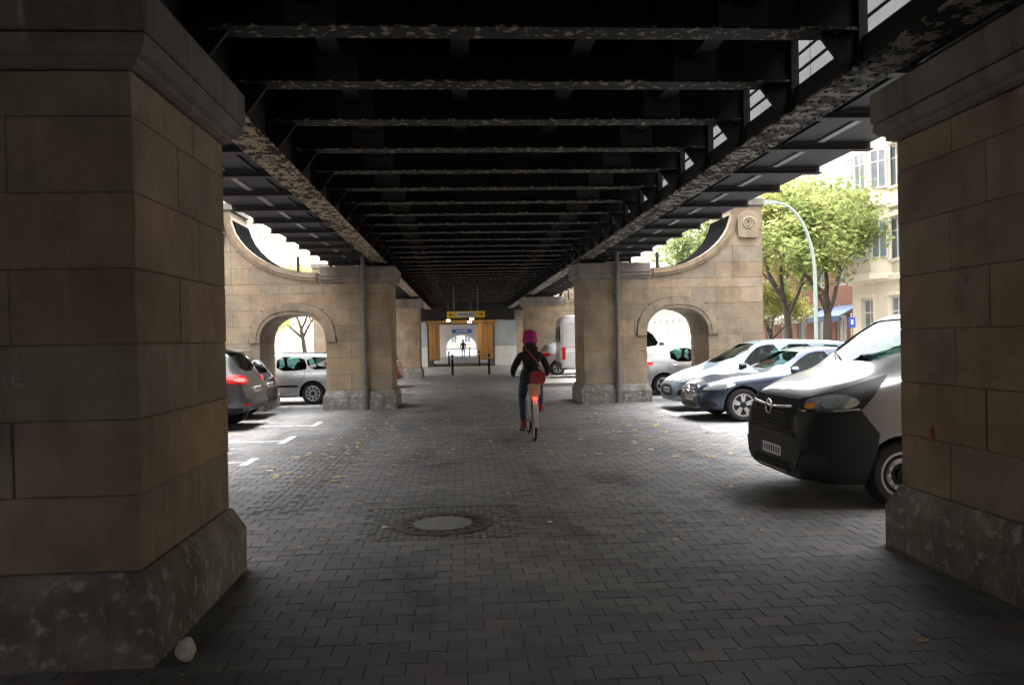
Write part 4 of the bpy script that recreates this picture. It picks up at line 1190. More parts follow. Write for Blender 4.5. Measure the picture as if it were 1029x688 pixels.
# --- silver estate seen through the left arch
EST = hatch(L=4.46, W=1.72, wr=.315, ax1=.88, ax2=3.50, rim='multi',
    top=[(0, .58), (.06, .68), (.15, .74), (.6, .88), (1.02, .97), (1.12, .99), (1.85, 1.37), (2.2, 1.44), (2.7, 1.46), (3.9, 1.43), (4.2, 1.38), (4.34, 1.02), (4.42, .92), (4.46, .68)],
    bot=[(0, .24), (.3, .19), (.6, .18), (3.9, .2), (4.46, .33)],
    belt=[(0, .52), (.15, .67), (.6, .80), (1.1, .88), (3.8, .95), (4.46, .90)],
    roofw=[(0, .78), (1.0, .80), (1.2, .78), (2.0, .68), (3.9, .70), (4.46, .80)], void=(1.2, 4.25, .25),
    side_win=[[(1.45, .935), (2.40, .955), (2.40, 1.355), (2.12, 1.355), (1.9, 1.28)], [(2.48, .955), (3.28, .97), (3.36, 1.05), (3.22, 1.345), (2.48, 1.36)], [(3.38, .98), (4.12, 1.0), (4.02, 1.31), (3.30, 1.34)]],
    rear_win=[(-.56, 1.03), (.56, 1.03), (.5, 1.30), (-.5, 1.30)], rear_d=.4, handles=[(2.28, .84), (3.16, .86)],
    patches=hatch()['patches'][:4]+[
      ('tail_light', [(4.4, -.55, .78), (4.25, -.80, .76), (4.1, -.84, .88), (4.05, -.80, 1.25), (4.3, -.60, .95)], (.8, -1, .1), 'red', .008, True, 1),
      ('side_trim', [(1.30, -.86, .50), (3.1, -.86, .50), (3.1, -.86, .56), (1.30, -.86, .56)], (0, -1, 0), 'trim', .008, True, 0)])
est, S, B_ = make_car('estate_car', EST, (-2.98-4.46*CS, 21.35, 0), 0, 'silver estate with roof rails seen through the left stone arch', 'car', 'cars parked on the left', mat=paint('silver_paint', (.5, .5, .5)))
roof_rail(est, S, 1.9, 4.0, .53, M['trim'])
make_car('hatchback', hatch(), (-2.1-4.2*CS, 27.7, 0), 0, 'red hatchback tail peeping past the left arched pier', 'car', 'cars parked on the left', mat=paint('red_paint', (.30, .012, .015), .1, .3))
# --- tall white van farther on, tail to the passage
TV = dict(L=5.6, W=1.98, wr=.34, ww=.22, ax1=1.0, ax2=4.45, rim='steel', sm=.10,
    top=[(0, .80), (.08, .98), (.5, 1.12), (.9, 1.22), (1.0, 1.27), (1.75, 2.2), (2.1, 2.5), (2.6, 2.60), (5.3, 2.56), (5.55, 2.50), (5.6, 2.35)],
    bot=[(0, .30), (.4, .22), (4.8, .26), (5.6, .40)],
    belt=[(0, .70), (.1, .88), (.4, 1.0), (1.0, 1.10), (1.8, 1.2), (5.6, 1.2)], roofw=[(0, .8), (1.8, .82), (2.6, .86), (5.6, .88)],
    nose=.7, nosew=.68, tail=.14, tailw=.93, void=(1.1, 2.6, .3), scr_d=.9,
    side_win=[[(1.5, 1.2), (2.4, 1.2), (2.4, 1.85), (1.9, 1.85)]], screen=[(-.75, 1.35), (.75, 1.35), (.7, 2.0), (-.7, 2.0)],
    seats=[2.1], mirror=(1.5, .95, 1.3, 1.2), mirror_black=True, handles=[(2.3, 1.05), (3.7, 1.05)], plates=[(0, .75, 'r')],
    seams=[[(2.55, .35), (2.55, 2.2)], [(3.85, .35), (3.85, 2.2)], [(2.55, 1.15), (5.5, 1.15)], [(4.7, 1.25), (4.7, 2.2), (5.4, 2.2), (5.4, 1.25), (4.7, 1.25)]],
    patches=[('tail_light', [(5.58, -.90, .75), (5.45, -.99, .75), (5.45, -.99, 1.25), (5.58, -.90, 1.25)], (1, -.8, 0), 'red', .008, True, 0),
             ('rear_glass', [(5.6, .08, 1.45), (5.6, .72, 1.45), (5.6, .70, 2.1), (5.6, .08, 2.1)], (1, 0, 0), 'rubber', .007, True, 1),
             ('marker', [(4.9, -.99, .62), (5.05, -.99, .62), (5.05, -.99, .68), (4.9, -.99, .68)], (0, -1, 0), 'red', .008, True, 0),
             ('rear_bumper', [(5.6, -.85, .42), (5.6, .85, .42), (5.6, .85, .62), (5.6, -.85, .62)], (1, 0, 0), 'trim', .008, False, 0)])
tv, S, B_ = make_car('panel_van', TV, (3.75+5.6*CS, 29.9, .10), PI, 'tall white van with red tail light behind the right arched pier', 'van', mat=paint('white_paint_van', (.36, .36, .36)))
make_car('panel_van', dict(TV), (-3.15-5.6*CS, 7.75, 0), 0, 'dark delivery van added unseen behind the left foreground pier to block light', 'van', mat=paint('dark_blue_van', (.02, .03, .05)))  # out of view, added to darken the right pier's inner face
make_car('hatchback', hatch(), (3.2+4.2*CS, 32.2, .10), PI, 'silver hatchback tail between the cyclist and the tall white van', 'car', 'cars parked on the right', mat=MATS['silver_paint'])
make_car('panel_van', dict(TV), (-3.95-5.6*CS, 11.95, 0), 0, 'dark red delivery van added unseen behind the left pier, beside the SUV, to block light', 'van', mat=paint('dark_red_van', (.06, .012, .012)))  # second unseen van, added to close off light from the left

# ------------------------------------------------------------------ raised slab and kerb under the tall van
tag(MB().box(2.75, 7.95, 25.95, 36.5, -.14, .10).build('pavement', M['concrete']), kind='structure')
tag(MB().box(2.6, 7.95, 25.75, 25.945, -.14, .115, .01).build('kerb', node_mat('granite_kerb', (.22, .215, .2), .8, var=.3, scale=8)), kind='structure')
tag(MB().box(17.0, 23.0, -60, 200, -.14, -.0).build('pavement', M['concrete']), kind='structure')
tag(MB().box(-23.0, -17.5, -60, 200, -.14, -.0).build('pavement', M['concrete']), kind='structure')

# ------------------------------------------------------------------ cyclist
def skin(name, pts, edges, rad, mats, pick, parent, sub=2):
    me = bpy.data.meshes.new(name); me.from_pydata(pts, edges, [])
    o = bpy.data.objects.new(name, me); col.objects.link(o)
    sk = o.modifiers.new('s', 'SKIN'); sk.use_smooth_shade = True; sk.branch_smoothing = .4
    for i, r_ in enumerate(rad):
        d = me.skin_vertices[0].data[i]; d.radius = r_ if isinstance(r_, tuple) else (r_, r_); d.use_root = (i == 0)
    sb = o.modifiers.new('u', 'SUBSURF'); sb.levels = sub; sb.render_levels = sub
    bpy.context.view_layer.update()
    nm = bpy.data.meshes.new_from_object(o.evaluated_get(bpy.context.evaluated_depsgraph_get()))
    o.modifiers.clear(); o.data = nm
    nm.materials.clear()
    for m in mats: nm.materials.append(m)
    for p in nm.polygons:
        p.use_smooth = True; p.material_index = pick(p.center)
    o.parent = parent
    return o
def skin_obj():
    me = bpy.data.meshes.new('t'); me.from_pydata([(0, 0, 0), (0, 0, 1)], [(0, 1)], [])
    return me
M['jacket'] = node_mat('black_wool', (.012, .012, .014), .95, bump=.2, bscale=120)
M['jeans'] = node_mat('blue_denim', (.028, .045, .095), .9, var=.3, scale=20)
M['skin'] = node_mat('skin_tone', (.45, .26, .19), .6)
M['hat'] = node_mat('fuchsia_knit', (.34, .015, .15), .95, bump=.6, bscale=140)
M['redleather'] = node_mat('red_leather', (.30, .02, .03), .5)
M['paper'] = node_mat('kraft_paper', (.42, .30, .18), .85, var=.2, scale=20)
M['bike_white'] = node_mat('white_enamel', (.42, .42, .42), .35)
RX, RY = 1.10, 12.15        # rear wheel contact
bike = empty('bicycle', (RX+.02, RY, 0), 0, 'city bicycle with white rear mudguard, ridden away down the passage', 'bicycle')
def bwheel(y, turn=0):
    w = empty('wheel', (0, y, .335)); w.parent = bike
    w.rotation_euler = (0, 0, turn)
    MB().tube([(0, .315*math.cos(a), .315*math.sin(a)) for a in [2*PI*i/40 for i in range(40)]], .02, 8, closed=True).build('tyre', M['rubber'], w, 60)
    MB().tube([(0, .285*math.cos(a), .285*math.sin(a)) for a in [2*PI*i/40 for i in range(40)]], .012, 6, closed=True).build('rim', M['alloy'], w, 60)
    sp = MB()
    for i in range(20):
        a = 2*PI*i/20
        sp.tube([(.025*(1 if i % 2 else -1), .02*math.cos(a+1), .02*math.sin(a+1)), (0, .285*math.cos(a), .285*math.sin(a))], .0018, 3)
    sp.build('spokes', M['alloy'], w)
    MB().tube([(-.05, 0, 0), (.05, 0, 0)], .022, 10).build('hub', M['alloy'], w)
bwheel(0); bwheel(1.05, .03)
fr = MB()
BB_ = (0, .44, .29)
for a, b, r_ in (((0, .30, .78), BB_, .017), ((0, .34, .64), (0, .80, .80), .016), (BB_, (0, .84, .66), .02), ((0, .79, .86), (0, .86, .62), .02),
                 ((.05, 0, .335), (.03, .33, .68), .008), ((-.05, 0, .335), (-.03, .33, .68), .008), ((.055, 0, .335), (.03, .44, .29), .010), ((-.055, 0, .335), (-.03, .44, .29), .010)):
    fr.tube([a, b], r_, 8)
fr.build('frame', M['bike_white'], bike, 50)
fk = MB()
for s in (-1, 1): fk.tube([(s*.02, .86, .66), (s*.045, .90, .58), (s*.05, 1.05, .335)], .012, 8)
fk.build('fork', M['bike_white'], bike, 50)
MB().tube([(0, .30, .76), (0, .27, .88)], .013, 8).build('seat_post', M['chrome'], bike, 50)
MB().prism(smooth_poly([(-.10, .10), (.10, .10), (.11, .18), (.03, .30), (.02, .42), (-.02, .42), (-.03, .30), (-.11, .18)], 2), 2, .885, .935).build('saddle', M['trim'], bike, 40)
MB().tube([(-.28, .66, 1.0), (-.24, .72, 1.0), (-.10, .77, .98), (0, .78, .97), (.10, .77, .98), (.24, .72, 1.0), (.28, .66, 1.0)], .012, 8).build('handlebar', M['chrome'], bike, 50)
MB().tube([(0, .79, .86), (0, .78, .97)], .014, 8).build('stem', M['chrome'], bike, 50)
for s in (-1, 1): MB().tube([(s*.28, .665, 1.0), (s*.265, .56, .995)], .017, 8).build('grip', M['rubber'], bike, 50)
for y0, a0, a1, nm in ((0, .2, 3.4, 'rear_mudguard'), (1.05, .6, 3.3, 'front_mudguard')):
    arc = [a0+(a1-a0)*i/16 for i in range(17)]
    mb = MB(); n_ = 0
    for a in arc:
        c_, s_ = math.cos(a), math.sin(a)
        for (w_, r_) in ((-.032, .345), (-.02, .358), (.02, .358), (.032, .345)): mb.v.append((w_, y0+r_*c_, .335+r_*s_))
    for i in range(16):
        for k in range(3): mb.f.append((i*4+k, i*4+k+1, i*4+k+5, i*4+k+4))
    mb.build(nm, M['bike_white'], bike, 40)
rk = MB()
for s in (-1, 1):
    rk.tube([(s*.055, 0, .335), (s*.06, -.10, .70)], .006, 6); rk.tube([(s*.055, 0, .335), (s*.06, .12, .70)], .006, 6)
    rk.tube([(s*.06, -.20, .71), (s*.06, .28, .71)], .007, 6)
for y in (-.20, -.08, .04, .16): rk.tube([(-.06, y, .712), (.06, y, .712)], .005, 6)
rk.build('rear_rack', M['bike_white'], bike, 50)
MB().box(-.035, .035, -.235, -.205, .66, .70, .008).build('tail_light', node_mat('tail_lamp_lit', (.6, .02, .02), .3, emit=(1, .03, .015, .8)), bike)
MB().box(-.012, .012, .995-.13, 1.0-.06, .80, .87, .006).build('head_light', M['chrome'], bike)
MB().tube([(-.09, .44, .29), (.09, .44, .29)], .02, 10).build('crank_axle', M['alloy'], bike)
for s, a in ((-1, -1.45), (1, 1.69)):
    e_ = (s*.10, .44+.165*math.cos(a), .29+.165*math.sin(a))
    ck = MB().tube([(s*.09, .44, .29), e_], .011, 6).build('crank', M['alloy'], bike)
    MB().box(min(s*.11, s*.20), max(s*.11, s*.20), e_[1]-.035, e_[1]+.035, e_[2]-.012, e_[2]+.012, .004).build('pedal', M['trim'], bike)
MB().prism(smooth_poly([(0.02, .30), (0.02, .38), (.40, .40), (.52, .36), (.52, .22), (.40, .19)], 2), 0, .065, .08).build('chain_guard', M['trim'], bike)
# the rider; x across, y ahead (local to bike's rear wheel contact)
rider = empty('person', (RX+.02, RY, 0), 0, 'cyclist seen from behind in pink knit hat, black jacket and jeans', 'person')
pts, eds, rad = [], [], []
def V(p, r_, par=None):
    pts.append(p); rad.append(r_)
    if par is not None: eds.append((par, len(pts)-1))
    return len(pts)-1
pel = V((0, .30, 1.02), (.150, .125))
wst = V((0, .35, 1.14), (.130, .105), pel)
chs = V((0, .42, 1.28), (.150, .110), wst)
nkb = V((0, .47, 1.40), (.075, .070), chs)
nck = V((0, .49, 1.45), (.055, .055), nkb)
hd0 = V((0, .505, 1.53), (.082, .092), nck)
hd1 = V((0, .51, 1.60), (.085, .098), hd0)
hd2 = V((0, .505, 1.66), (.060, .070), hd1)
for s in (-1, 1):
    sh = V((s*.165, .43, 1.335), .072, chs)
    el = V((s*.285, .46, 1.10), .056, sh)
    wr = V((s*.275, .60, 1.005), .038, el)
    pa = V((s*.27, .66, 1.015), (.036, .022), wr)
    for q in range(4):
        fx = s*(.272+(q-1.5)*.003); fy = .645+q*.018
        k0 = V((s*.262, fy, 1.035), .0095, pa); k1 = V((s*.272, fy+.004, 1.018+.02), .009, k0); k2 = V((s*.296, fy+.004, .995), .0085, k1); k3 = V((s*.286, fy, .978), .008, k2)
    t0 = V((s*.245, .62, 1.01), .011, pa); t1 = V((s*.240, .645, .985), .009, t0)
# legs: left extended at the bottom of the stroke, right knee lifted
for s, kn, an, toe in ((-1, (-.135, .60, .66), (-.145, .44, .235), (-.15, .56, .165)), (1, (.155, .68, .79), (.15, .40, .49), (.155, .51, .45))):
    hp = V((s*.095, .32, .985), .105, pel)
    mdl = V(tuple((a*.5+b*.5) for a, b in zip((s*.10, .34, .97), kn)), .090, hp)
    k_ = V(kn, .066, mdl)
    cf = V(tuple(a*.62+b*.38+c_ for a, b, c_ in zip(kn, an, (0, -.015, 0))), .060, k_)
    a_ = V(an, .040, cf)
    h_ = V((an[0], an[1]-.03, an[2]-.045), .036, a_)
    f_ = V(toe, .030, a_)
def pick(c):
    if c.z > 1.445 or (abs(c.x) > .225 and c.y > .60): return 2
    if c.z > .985 and not (c.z < 1.02 and c.y > .5): return 0
    return 1
skin('body', pts, eds, rad, [M['jacket'], M['jeans'], M['skin']], pick, rider)
# jacket hem, scarf, hat, shoes, hair
hem = MB().lathe([(.165, 0), (.185, -.10), (.195, -.16), (.185, -.16), (.16, 0)], 24)
hem.v = [(x, y*.86+.315, z+1.10) for x, y, z in hem.v]; hem.build('jacket_hem', M['jacket'], rider, 60)
sc_ = MB().lathe([(.06, 1.36), (.115, 1.385), (.13, 1.43), (.118, 1.47), (.09, 1.49), (.06, 1.49)], 20); sc_.v = [(x, y*.95+.475, z) for x, y, z in sc_.v]
sc_.build('scarf', M['jacket'], rider, 60)
hr = MB().lathe([(0, 1.44), (.075, 1.445), (.10, 1.50), (.102, 1.55), (.09, 1.58)], 18); hr.v = [(x, y*.8+.47, z) for x, y, z in hr.v]
hr.build('hair', node_mat('dark_hair', (.015, .011, .009), .7), rider, 60)
ht = MB().lathe([(.100, 1.545), (.116, 1.56), (.120, 1.59), (.116, 1.62), (.118, 1.66), (.105, 1.70), (.075, 1.732), (.03, 1.748), (0, 1.75)], 24)
ht.v = [(x*(1+.03*math.sin(9*math.atan2(y, x))), y*1.08*(1+.03*math.sin(9*math.atan2(y, x)))+.495, z) for x, y, z in ht.v]; ht.build('knit_hat', M['hat'], rider, 60)
br_ = MB().lathe([(.104, 1.535), (.124, 1.54), (.128, 1.575), (.122, 1.592), (.108, 1.59)], 40)
br_.v = [(x*(1+.015*math.sin(20*math.atan2(y, x))), y*1.08*(1+.015*math.sin(20*math.atan2(y, x)))+.495, z) for x, y, z in br_.v]; br_.build('hat_brim', M['hat'], rider, 60)
for s, an, toe in ((-1, (-.145, .44, .235), (-.15, .56, .165)), (1, (.15, .40, .49), (.155, .51, .45))):
    d = Vector(toe)-Vector((an[0], an[1]-.05, an[2]-.055))
    h0 = Vector((an[0], an[1]-.055, an[2]-.045))
    q = [h0+Vector((0, 0, .0)), h0+d*.35+Vector((0, 0, .01)), h0+d*.75, h0+d*1.12]
    MB().tube([Vector(an)+Vector((0, -.01, .03))]+q, [.044, .046, .046, .042, .022], 12).build('shoe', M['redleather'], rider, 60)
for s in (-1, 1): MB().lathe([(0, -.012), (.022, -.008), (.026, 0), (.018, .01), (0, .012)], 8, 0, c=(s*.093, .52, 1.55)).build('ear', M['skin'], rider, 60)
MB().lathe([(0, -.03), (.014, -.015), (.012, .01), (0, .02)], 8, 2, c=(0, .605, 1.555)).build('nose', M['skin'], rider, 60)
for s in (-1, 1): MB().lathe([(0, -.008), (.010, -.004), (.010, .004), (0, .008)], 8, 1, c=(s*.034, .594, 1.578)).build('eye', M['ink'], rider, 60)
MB().box(-.026, .026, .588, .598, 1.512, 1.520, .003).build('mouth', M['redleather'], rider)
# bags
bagr = empty('shoulder_bag', (RX+.09, RY+.06, .88), 0, 'red leather shoulder bag hanging behind the cyclist', 'bag')
bg_ = MB().prism(smooth_poly([(-.115, 0), (.115, 0), (.125, .15), (.09, .20), (-.09, .20), (-.125, .15)], 2), 1, -.05, .05); bg_.build('pouch', M['redleather'], bagr, 50)
MB().prism(smooth_poly([(-.10, .09), (.10, .09), (.105, .19), (-.105, .19)], 1), 1, -.062, -.051).build('flap', M['redleather'], bagr, 50)
MB().tube([(.08, .0, .19), (.05, .05, .28), (-.04, .105, .42), (-.13, .19, .53), (-.15, .28, .565), (-.13, .40, .54)], .009, 6).build('strap', M['redleather'], bagr, 50)
rr_ = random.Random(5)
pb = MB()
ringp = []
for k, (z, a, b) in enumerate(((0, .085, .06), (.06, .095, .07), (.12, .09, .06), (.165, .105, .05))):
    for i in range(14):
        an = 2*PI*i/14; w_ = 1+rr_.uniform(-.12, .12)
        pb.v.append((a*w_*math.cos(an), b*w_*math.sin(an), z+(rr_.uniform(-.03, .03) if k == 3 else 0)))
for k in range(3):
    for i in range(14): pb.f.append((k*14+i, k*14+(i+1) % 14, (k+1)*14+(i+1) % 14, (k+1)*14+i))
pb.f.append(tuple(range(13, -1, -1)))
o = pb.build('paper_bag', M['paper']); o.location = (RX+.02, RY-.09, .724); tag(o, 'crumpled brown paper bag on the bicycle rack', 'bag')

# ------------------------------------------------------------------ far end of the passage
M['white_wall'] = node_mat('whitewash', (.26, .285, .32), .85, var=.25, scale=1.5)
M['timber'] = node_mat('orange_timber', (.25, .12, .03), .6, var=.5, scale=2.5, stretch=(1, 1, .2))
for x0, x1, w_ in ((-3.4, -2.02, 'left'), (2.06, 3.4, 'right')):
    r_ = empty('end_wall', ((x0+x1)/2, 47.7, 0), 0, 'whitewashed wall at the %s of the far timber passage' % w_, 'wall')
    MB().box(x0, x1, 47.7, 48.0, -.02, 2.75).build('wall_face', M['white_wall'], r_, world=True)
    MB().box(x0, x1, 47.62, 47.699, .0, 1.2).build('dado', node_mat('pale_dado', (.42, .43, .44), .7, var=.15, scale=2), r_, world=True)
for x, s, w_ in ((-1.95, 1, 'left'), (2.0, -1, 'right')):
    r_ = empty('timber_side_wall', (x, 48.1, 0), 0, 'orange-brown timber wall on the %s of the far passage' % w_, 'wall')
    for k in range(4):
        y = 48.1+k*1.45
        MB().box(x-.06, x+.06, y+.01, y+1.44, .45, 2.65, .01).build('timber_panel', M['timber'], r_, world=True)
    MB().box(x-.12, x+.12, 48.1, 53.9, -.02, .445).build('wall_base', M['white_wall'], r_, world=True)
for (a, b, w_) in ((-1.93, -1.27, 'left'), (1.02, 1.98, 'right')):
    r_ = empty('timber_shutter', ((a+b)/2, 47.6, 0), 0, 'orange-brown timber shutter at the %s of the far passage mouth' % w_, 'shutter')
    for k in range(3):
        q = (b-a)/3
        MB().box(a+k*q+.01, a+(k+1)*q-.01, 47.52, 47.6, .42, 2.6, .01).build('shutter_board', M['timber'], r_, world=True)
    MB().box(a, b, 47.6, 47.65, .38, 2.61).build('shutter_frame', M['timber'], r_, world=True)
tag(MB().box(-3.2, 3.3, 47.72, 47.9, 2.81, 3.84).build('header_board', M['steel']), 'dark header board above the far passage mouth', 'header')
lt = tag(MB().box(-2.1, 2.15, 47.5, 47.69, 2.62, 2.8, .01).build('timber_lintel', M['timber']), 'orange-brown timber beam across the far passage opening', 'beam')
tag(MB().box(-3.4, 3.4, 48.1, 54.0, 2.66, 2.80).build('passage_ceiling', M['timber']), 'dark timber ceiling over the far passage', 'ceiling')
aw = empty('arched_wall', (0, 76, 0), 0, 'pale far wall with a bright arched exit', 'wall')
n_ = 20
ar = [(.05-1.45*math.cos(PI*i/n_), .9+1.15*math.sin(PI*i/n_)) for i in range(n_+1)]
MB().prism([(-4, -.05), (-4, 4.3), (4.2, 4.3), (4.2, -.05), (1.5, -.05)]+list(reversed(ar))+[(-1.4, -.05)], 1, 0, .5).build('wall_face', node_mat('pale_render', (.5, .48, .45), .9), aw)
bn = empty('banner', (.12, 75.9, 2.45), 0, 'blue banner with white lettering above the far arched exit', 'banner')
MB().box(-.95, .95, -.02, .02, -.18, .18).build('panel', node_mat('banner_blue', (.03, .12, .42), .6), bn)
for k in range(8): MB().box(-.55+k*.14, -.46+k*.14, -.026, -.0205, -.07, .08).build('lettering', M['plate_w'], bn)
for (x, y, h, lab) in ((-.40, 35.6, .95, 'dark bollard, nearest left before the far passage'), (1.27, 35.8, .95, 'dark bollard, nearest right before the far passage'), (-.73, 47.0, .95, 'slim dark bollard at the left of the timber passage mouth'),
                       (1.08, 46.6, .95, 'slim dark bollard at the right of the timber passage mouth'), (.78, 70.5, .95, 'dark bollard deep inside the timber passage')):
    r_ = empty('bollard', (x, y, 0), 0, lab, 'bollard', 'bollards across the passage')
    MB().lathe([(.055, -.02), (.055, h-.1), (.06, h-.09), (.06, h-.04), (.03, h), (0, h)], 12).build('post', M['trim'], r_, 40)
    MB().lathe([(.058, 0), (.058, .06)], 12, c=(0, 0, h-.22)).build('band', M['zinc'], r_, 40)
    MB().lathe([(.09, -.01), (.09, .02), (.06, .035)], 12).build('foot', M['castiron'], r_, 40)
sg = empty('hanging_sign', (.24, 33.0, 2.67), 0, 'yellow and grey direction sign hung on two rods', 'sign')
MB().box(-.80, .80, -.04, .04, -.135, .135, .01).build('board', node_mat('sign_yellow', (.62, .43, .02), .5), sg)
MB().box(-.40, .40, -.048, -.0405, -.105, .105).build('grey_panel', node_mat('sign_grey', (.42, .44, .50), .5), sg)
for k in range(9): MB().box(-.33+k*.075, -.28+k*.075, -.052, -.0485, -.03, .035).build('lettering', M['plate'], sg)
for s in (-1, 1):
    MB().prism([(s*.52, .012), (s*.62, .012), (s*.62, .06), (s*.72, 0), (s*.62, -.06), (s*.62, -.012), (s*.52, -.012)], 1, -.048, -.0405).build('arrow', M['ink'], sg)
    MB().tube([(s*.5, 0, .13), (s*.5, 0, 1.2)], .018, 8).build('rod', M['pipe'], sg)
lampm = node_mat('lit_tube', (1, .9, .7), .4, emit=(1, .82, .5, 6))
for (x, y, z, lab) in ((-.69, 45, 2.76, 'lit lamp left below the far girders'), (.65, 45, 2.82, 'lit lamp right below the far girders'), (.54, 46.5, 2.68, 'lower lit lamp right below the far girders')):
    r_ = empty('ceiling_lamp', (x, y, z), 0, lab, 'lamp', 'lamps in the passage')
    MB().box(-.10, .10, -.3, .3, -.06, .0, .02).build('tube', lampm, r_); MB().box(-.12, .12, -.32, .32, .001, .05, .01).build('housing', M['pipe'], r_)
    MB().tube([(0, 0, .05), (0, 0, 3.86-z)], .012, 6).build('rod', M['pipe'], r_)
# a pedestrian far off
ped = empty('person', (.2, 71.5, 0), 0, 'dark clad pedestrian silhouetted in the far bright exit', 'person')
pts, eds, rad = [], [], []
pel = V((0, 0, .88), (.14, .10)); chs = V((0, 0, 1.2), (.17, .11), pel); nk = V((0, 0, 1.38), .055, chs); hd = V((0, .01, 1.50), .09, nk); V((0, .01, 1.60), .06, hd)
for s in (-1, 1):
    sh = V((s*.18, 0, 1.27), .06, chs); el = V((s*.24, -.02, 1.02), .05, sh); wr = V((s*.24, .04, .80), .035, el); V((s*.24, .06, .72), .03, wr)
    hp = V((s*.09, 0, .80), .095, pel); kn = V((s*.10, s*.10+.03, .45), .065, hp); an = V((s*.10, s*.16-.02, .08), .045, kn); V((s*.10, s*.16+.10, .04), .035, an)
skin('body', pts, eds, rad, [M['jacket'], M['jeans'], M['skin']], lambda c: 2 if c.z > 1.36 else 0 if c.z > .8 else 1, ped, 1)
hr = MB().lathe([(.07, 1.44), (.1, 1.5), (.1, 1.57), (.06, 1.63), (0, 1.65)], 14); hr.build('hair', MATS['dark_hair'], ped, 60)

# ------------------------------------------------------------------ trees
def leaf_mat(name, c1, c2):
    m = bpy.data.materials.new(name); m.use_nodes = True
    nt = m.node_tree; N, L = nt.nodes, nt.links
    N.remove(N['Principled BSDF'])
    g = N.new('ShaderNodeNewGeometry'); nz = N.new('ShaderNodeTexNoise'); nz.inputs['Scale'].default_value = .9; nz.inputs['Detail'].default_value = 4
    L.new(g.outputs['Position'], nz.inputs['Vector'])
    rp = N.new('ShaderNodeValToRGB'); rp.color_ramp.elements[0].position = .38; rp.color_ramp.elements[1].position = .62
    rp.color_ramp.elements[0].color = (*c1, 1); rp.color_ramp.elements[1].color = (*c2, 1)
    L.new(nz.outputs['Fac'], rp.inputs[0])
    d = N.new('ShaderNodeBsdfDiffuse'); t = N.new('ShaderNodeBsdfTranslucent'); mx = N.new('ShaderNodeMixShader'); mx.inputs[0].default_value = .55
    L.new(rp.outputs[0], d.inputs[0]); L.new(rp.outputs[0], t.inputs[0]); L.new(d.outputs[0], mx.inputs[1]); L.new(t.outputs[0], mx.inputs[2])
    L.new(mx.outputs[0], N['Material Output'].inputs['Surface'])
    return m
M['bark'] = node_mat('bark', (.07, .055, .042), .9, var=.4, scale=5, bump=.6, bscale=14, stretch=(1, 1, .25))
LM = [leaf_mat('leaves_green', (.16, .21, .07), (.33, .36, .14)), leaf_mat('leaves_yellow', (.28, .30, .09), (.50, .48, .19)), leaf_mat('leaves_deep', (.13, .18, .07), (.26, .30, .12))]
def tree_meshes(seed, H, spread, lm, nleaf=16, size=.155):
    r_ = random.Random(seed)
    wood = MB(); tips = []
    def grow(p, d, ln, rad_, lvl):
        n = 4; q = [p]; rs = [rad_]
        for i in range(n):
            d = (d+Vector((r_.gauss(0, .11), r_.gauss(0, .11), r_.gauss(0, .06)+.04))).normalized()
            p = p+d*ln/n; q.append(p); rs.append(rad_*(1-.42*(i+1)/n))
        wood.tube(q, rs, 8 if lvl < 2 else 5 if lvl < 3 else 3, cap=False)
        if lvl >= 2:
            tips.extend(q[1:])
        if lvl == 4: return
        k = (4, 4, 3, 3)[lvl]
        for i in range(k):
            az = 2*PI*(i+r_.random()*.7)/k
            tl = r_.uniform(.45, .95) if lvl else r_.uniform(.40, .85)
            side = Vector((math.cos(az), math.sin(az), 0))
            nd = (d*math.cos(tl)+side*math.sin(tl)+Vector((0, 0, .12))).normalized()
            start = q[-1] if i < 2 else q[-2]
            grow(start, nd, ln*r_.uniform(.58, .80)*(spread if lvl == 0 else 1), rs[-1]*.78, lvl+1)
    grow(Vector((0, 0, -.1)), Vector((r_.gauss(0, .05), r_.gauss(0, .05), 1)), H*.30, H*.022, 0)
    rng = np.random.default_rng(seed)
    T = np.array([tuple(t) for t in tips]); T = T[T[:, 2] > H*.22]; T = T[rng.random(len(T)) > .22]
    n = len(T)*nleaf
    C = np.repeat(T, nleaf, 0)+rng.normal(0, .40, (n, 3))*np.array([1, 1, .8])
    a = rng.normal(0, 1, (n, 3)); a[:, 2] *= .5; a /= np.linalg.norm(a, axis=1)[:, None]
    b = rng.normal(0, 1, (n, 3)); b -= a*np.sum(a*b, 1)[:, None]; b /= np.linalg.norm(b, axis=1)[:, None]
    s = size*rng.uniform(.6, 1.3, (n, 1))
    v = np.stack([C-a*s, C-b*s*.38, C+a*s, C+b*s*.38], 1).reshape(-1, 3)
    me = bpy.data.meshes.new('crown'); me.from_pydata(v.tolist(), [], np.arange(4*n).reshape(-1, 4).tolist()); me.materials.append(lm)
    tm = wood.mesh('trunk', 60, fix=False); tm.materials.append(M['bark'])
    return tm, me
TV_ = [tree_meshes(11, 10.5, 1.0, LM[0]), tree_meshes(23, 9.5, 1.15, LM[1]), tree_meshes(37, 11.5, .95, LM[2]), tree_meshes(51, 9.0, 1.2, LM[1], 7)]
def tree(x, y, k, rz, sc__, lab, grp):
    r_ = empty('street_tree', (x, y, -.05), rz, lab, 'tree', grp)
    r_.scale = (sc__,)*3
    inst('trunk', TV_[k][0], r_, (0, 0, 0)); inst('crown', TV_[k][1], r_, (0, 0, 0))
GR = 'street trees along the right pavement'
tree(18.0, 37.5, 0, .4, 1.12, 'green tree with dark leaning trunk beside the cream building', GR)
tree(17.9, 41.5, 1, 2.1, 1.25, 'yellow-green tree behind the curved street lamp', GR)
tree(18.2, 49.0, 2, 3.9, 1.3, 'deep green tree farther along the right pavement', GR)
tree(18.3, 45.5, 1, .7, .62, 'small low yellow-green tree between two taller ones', GR)
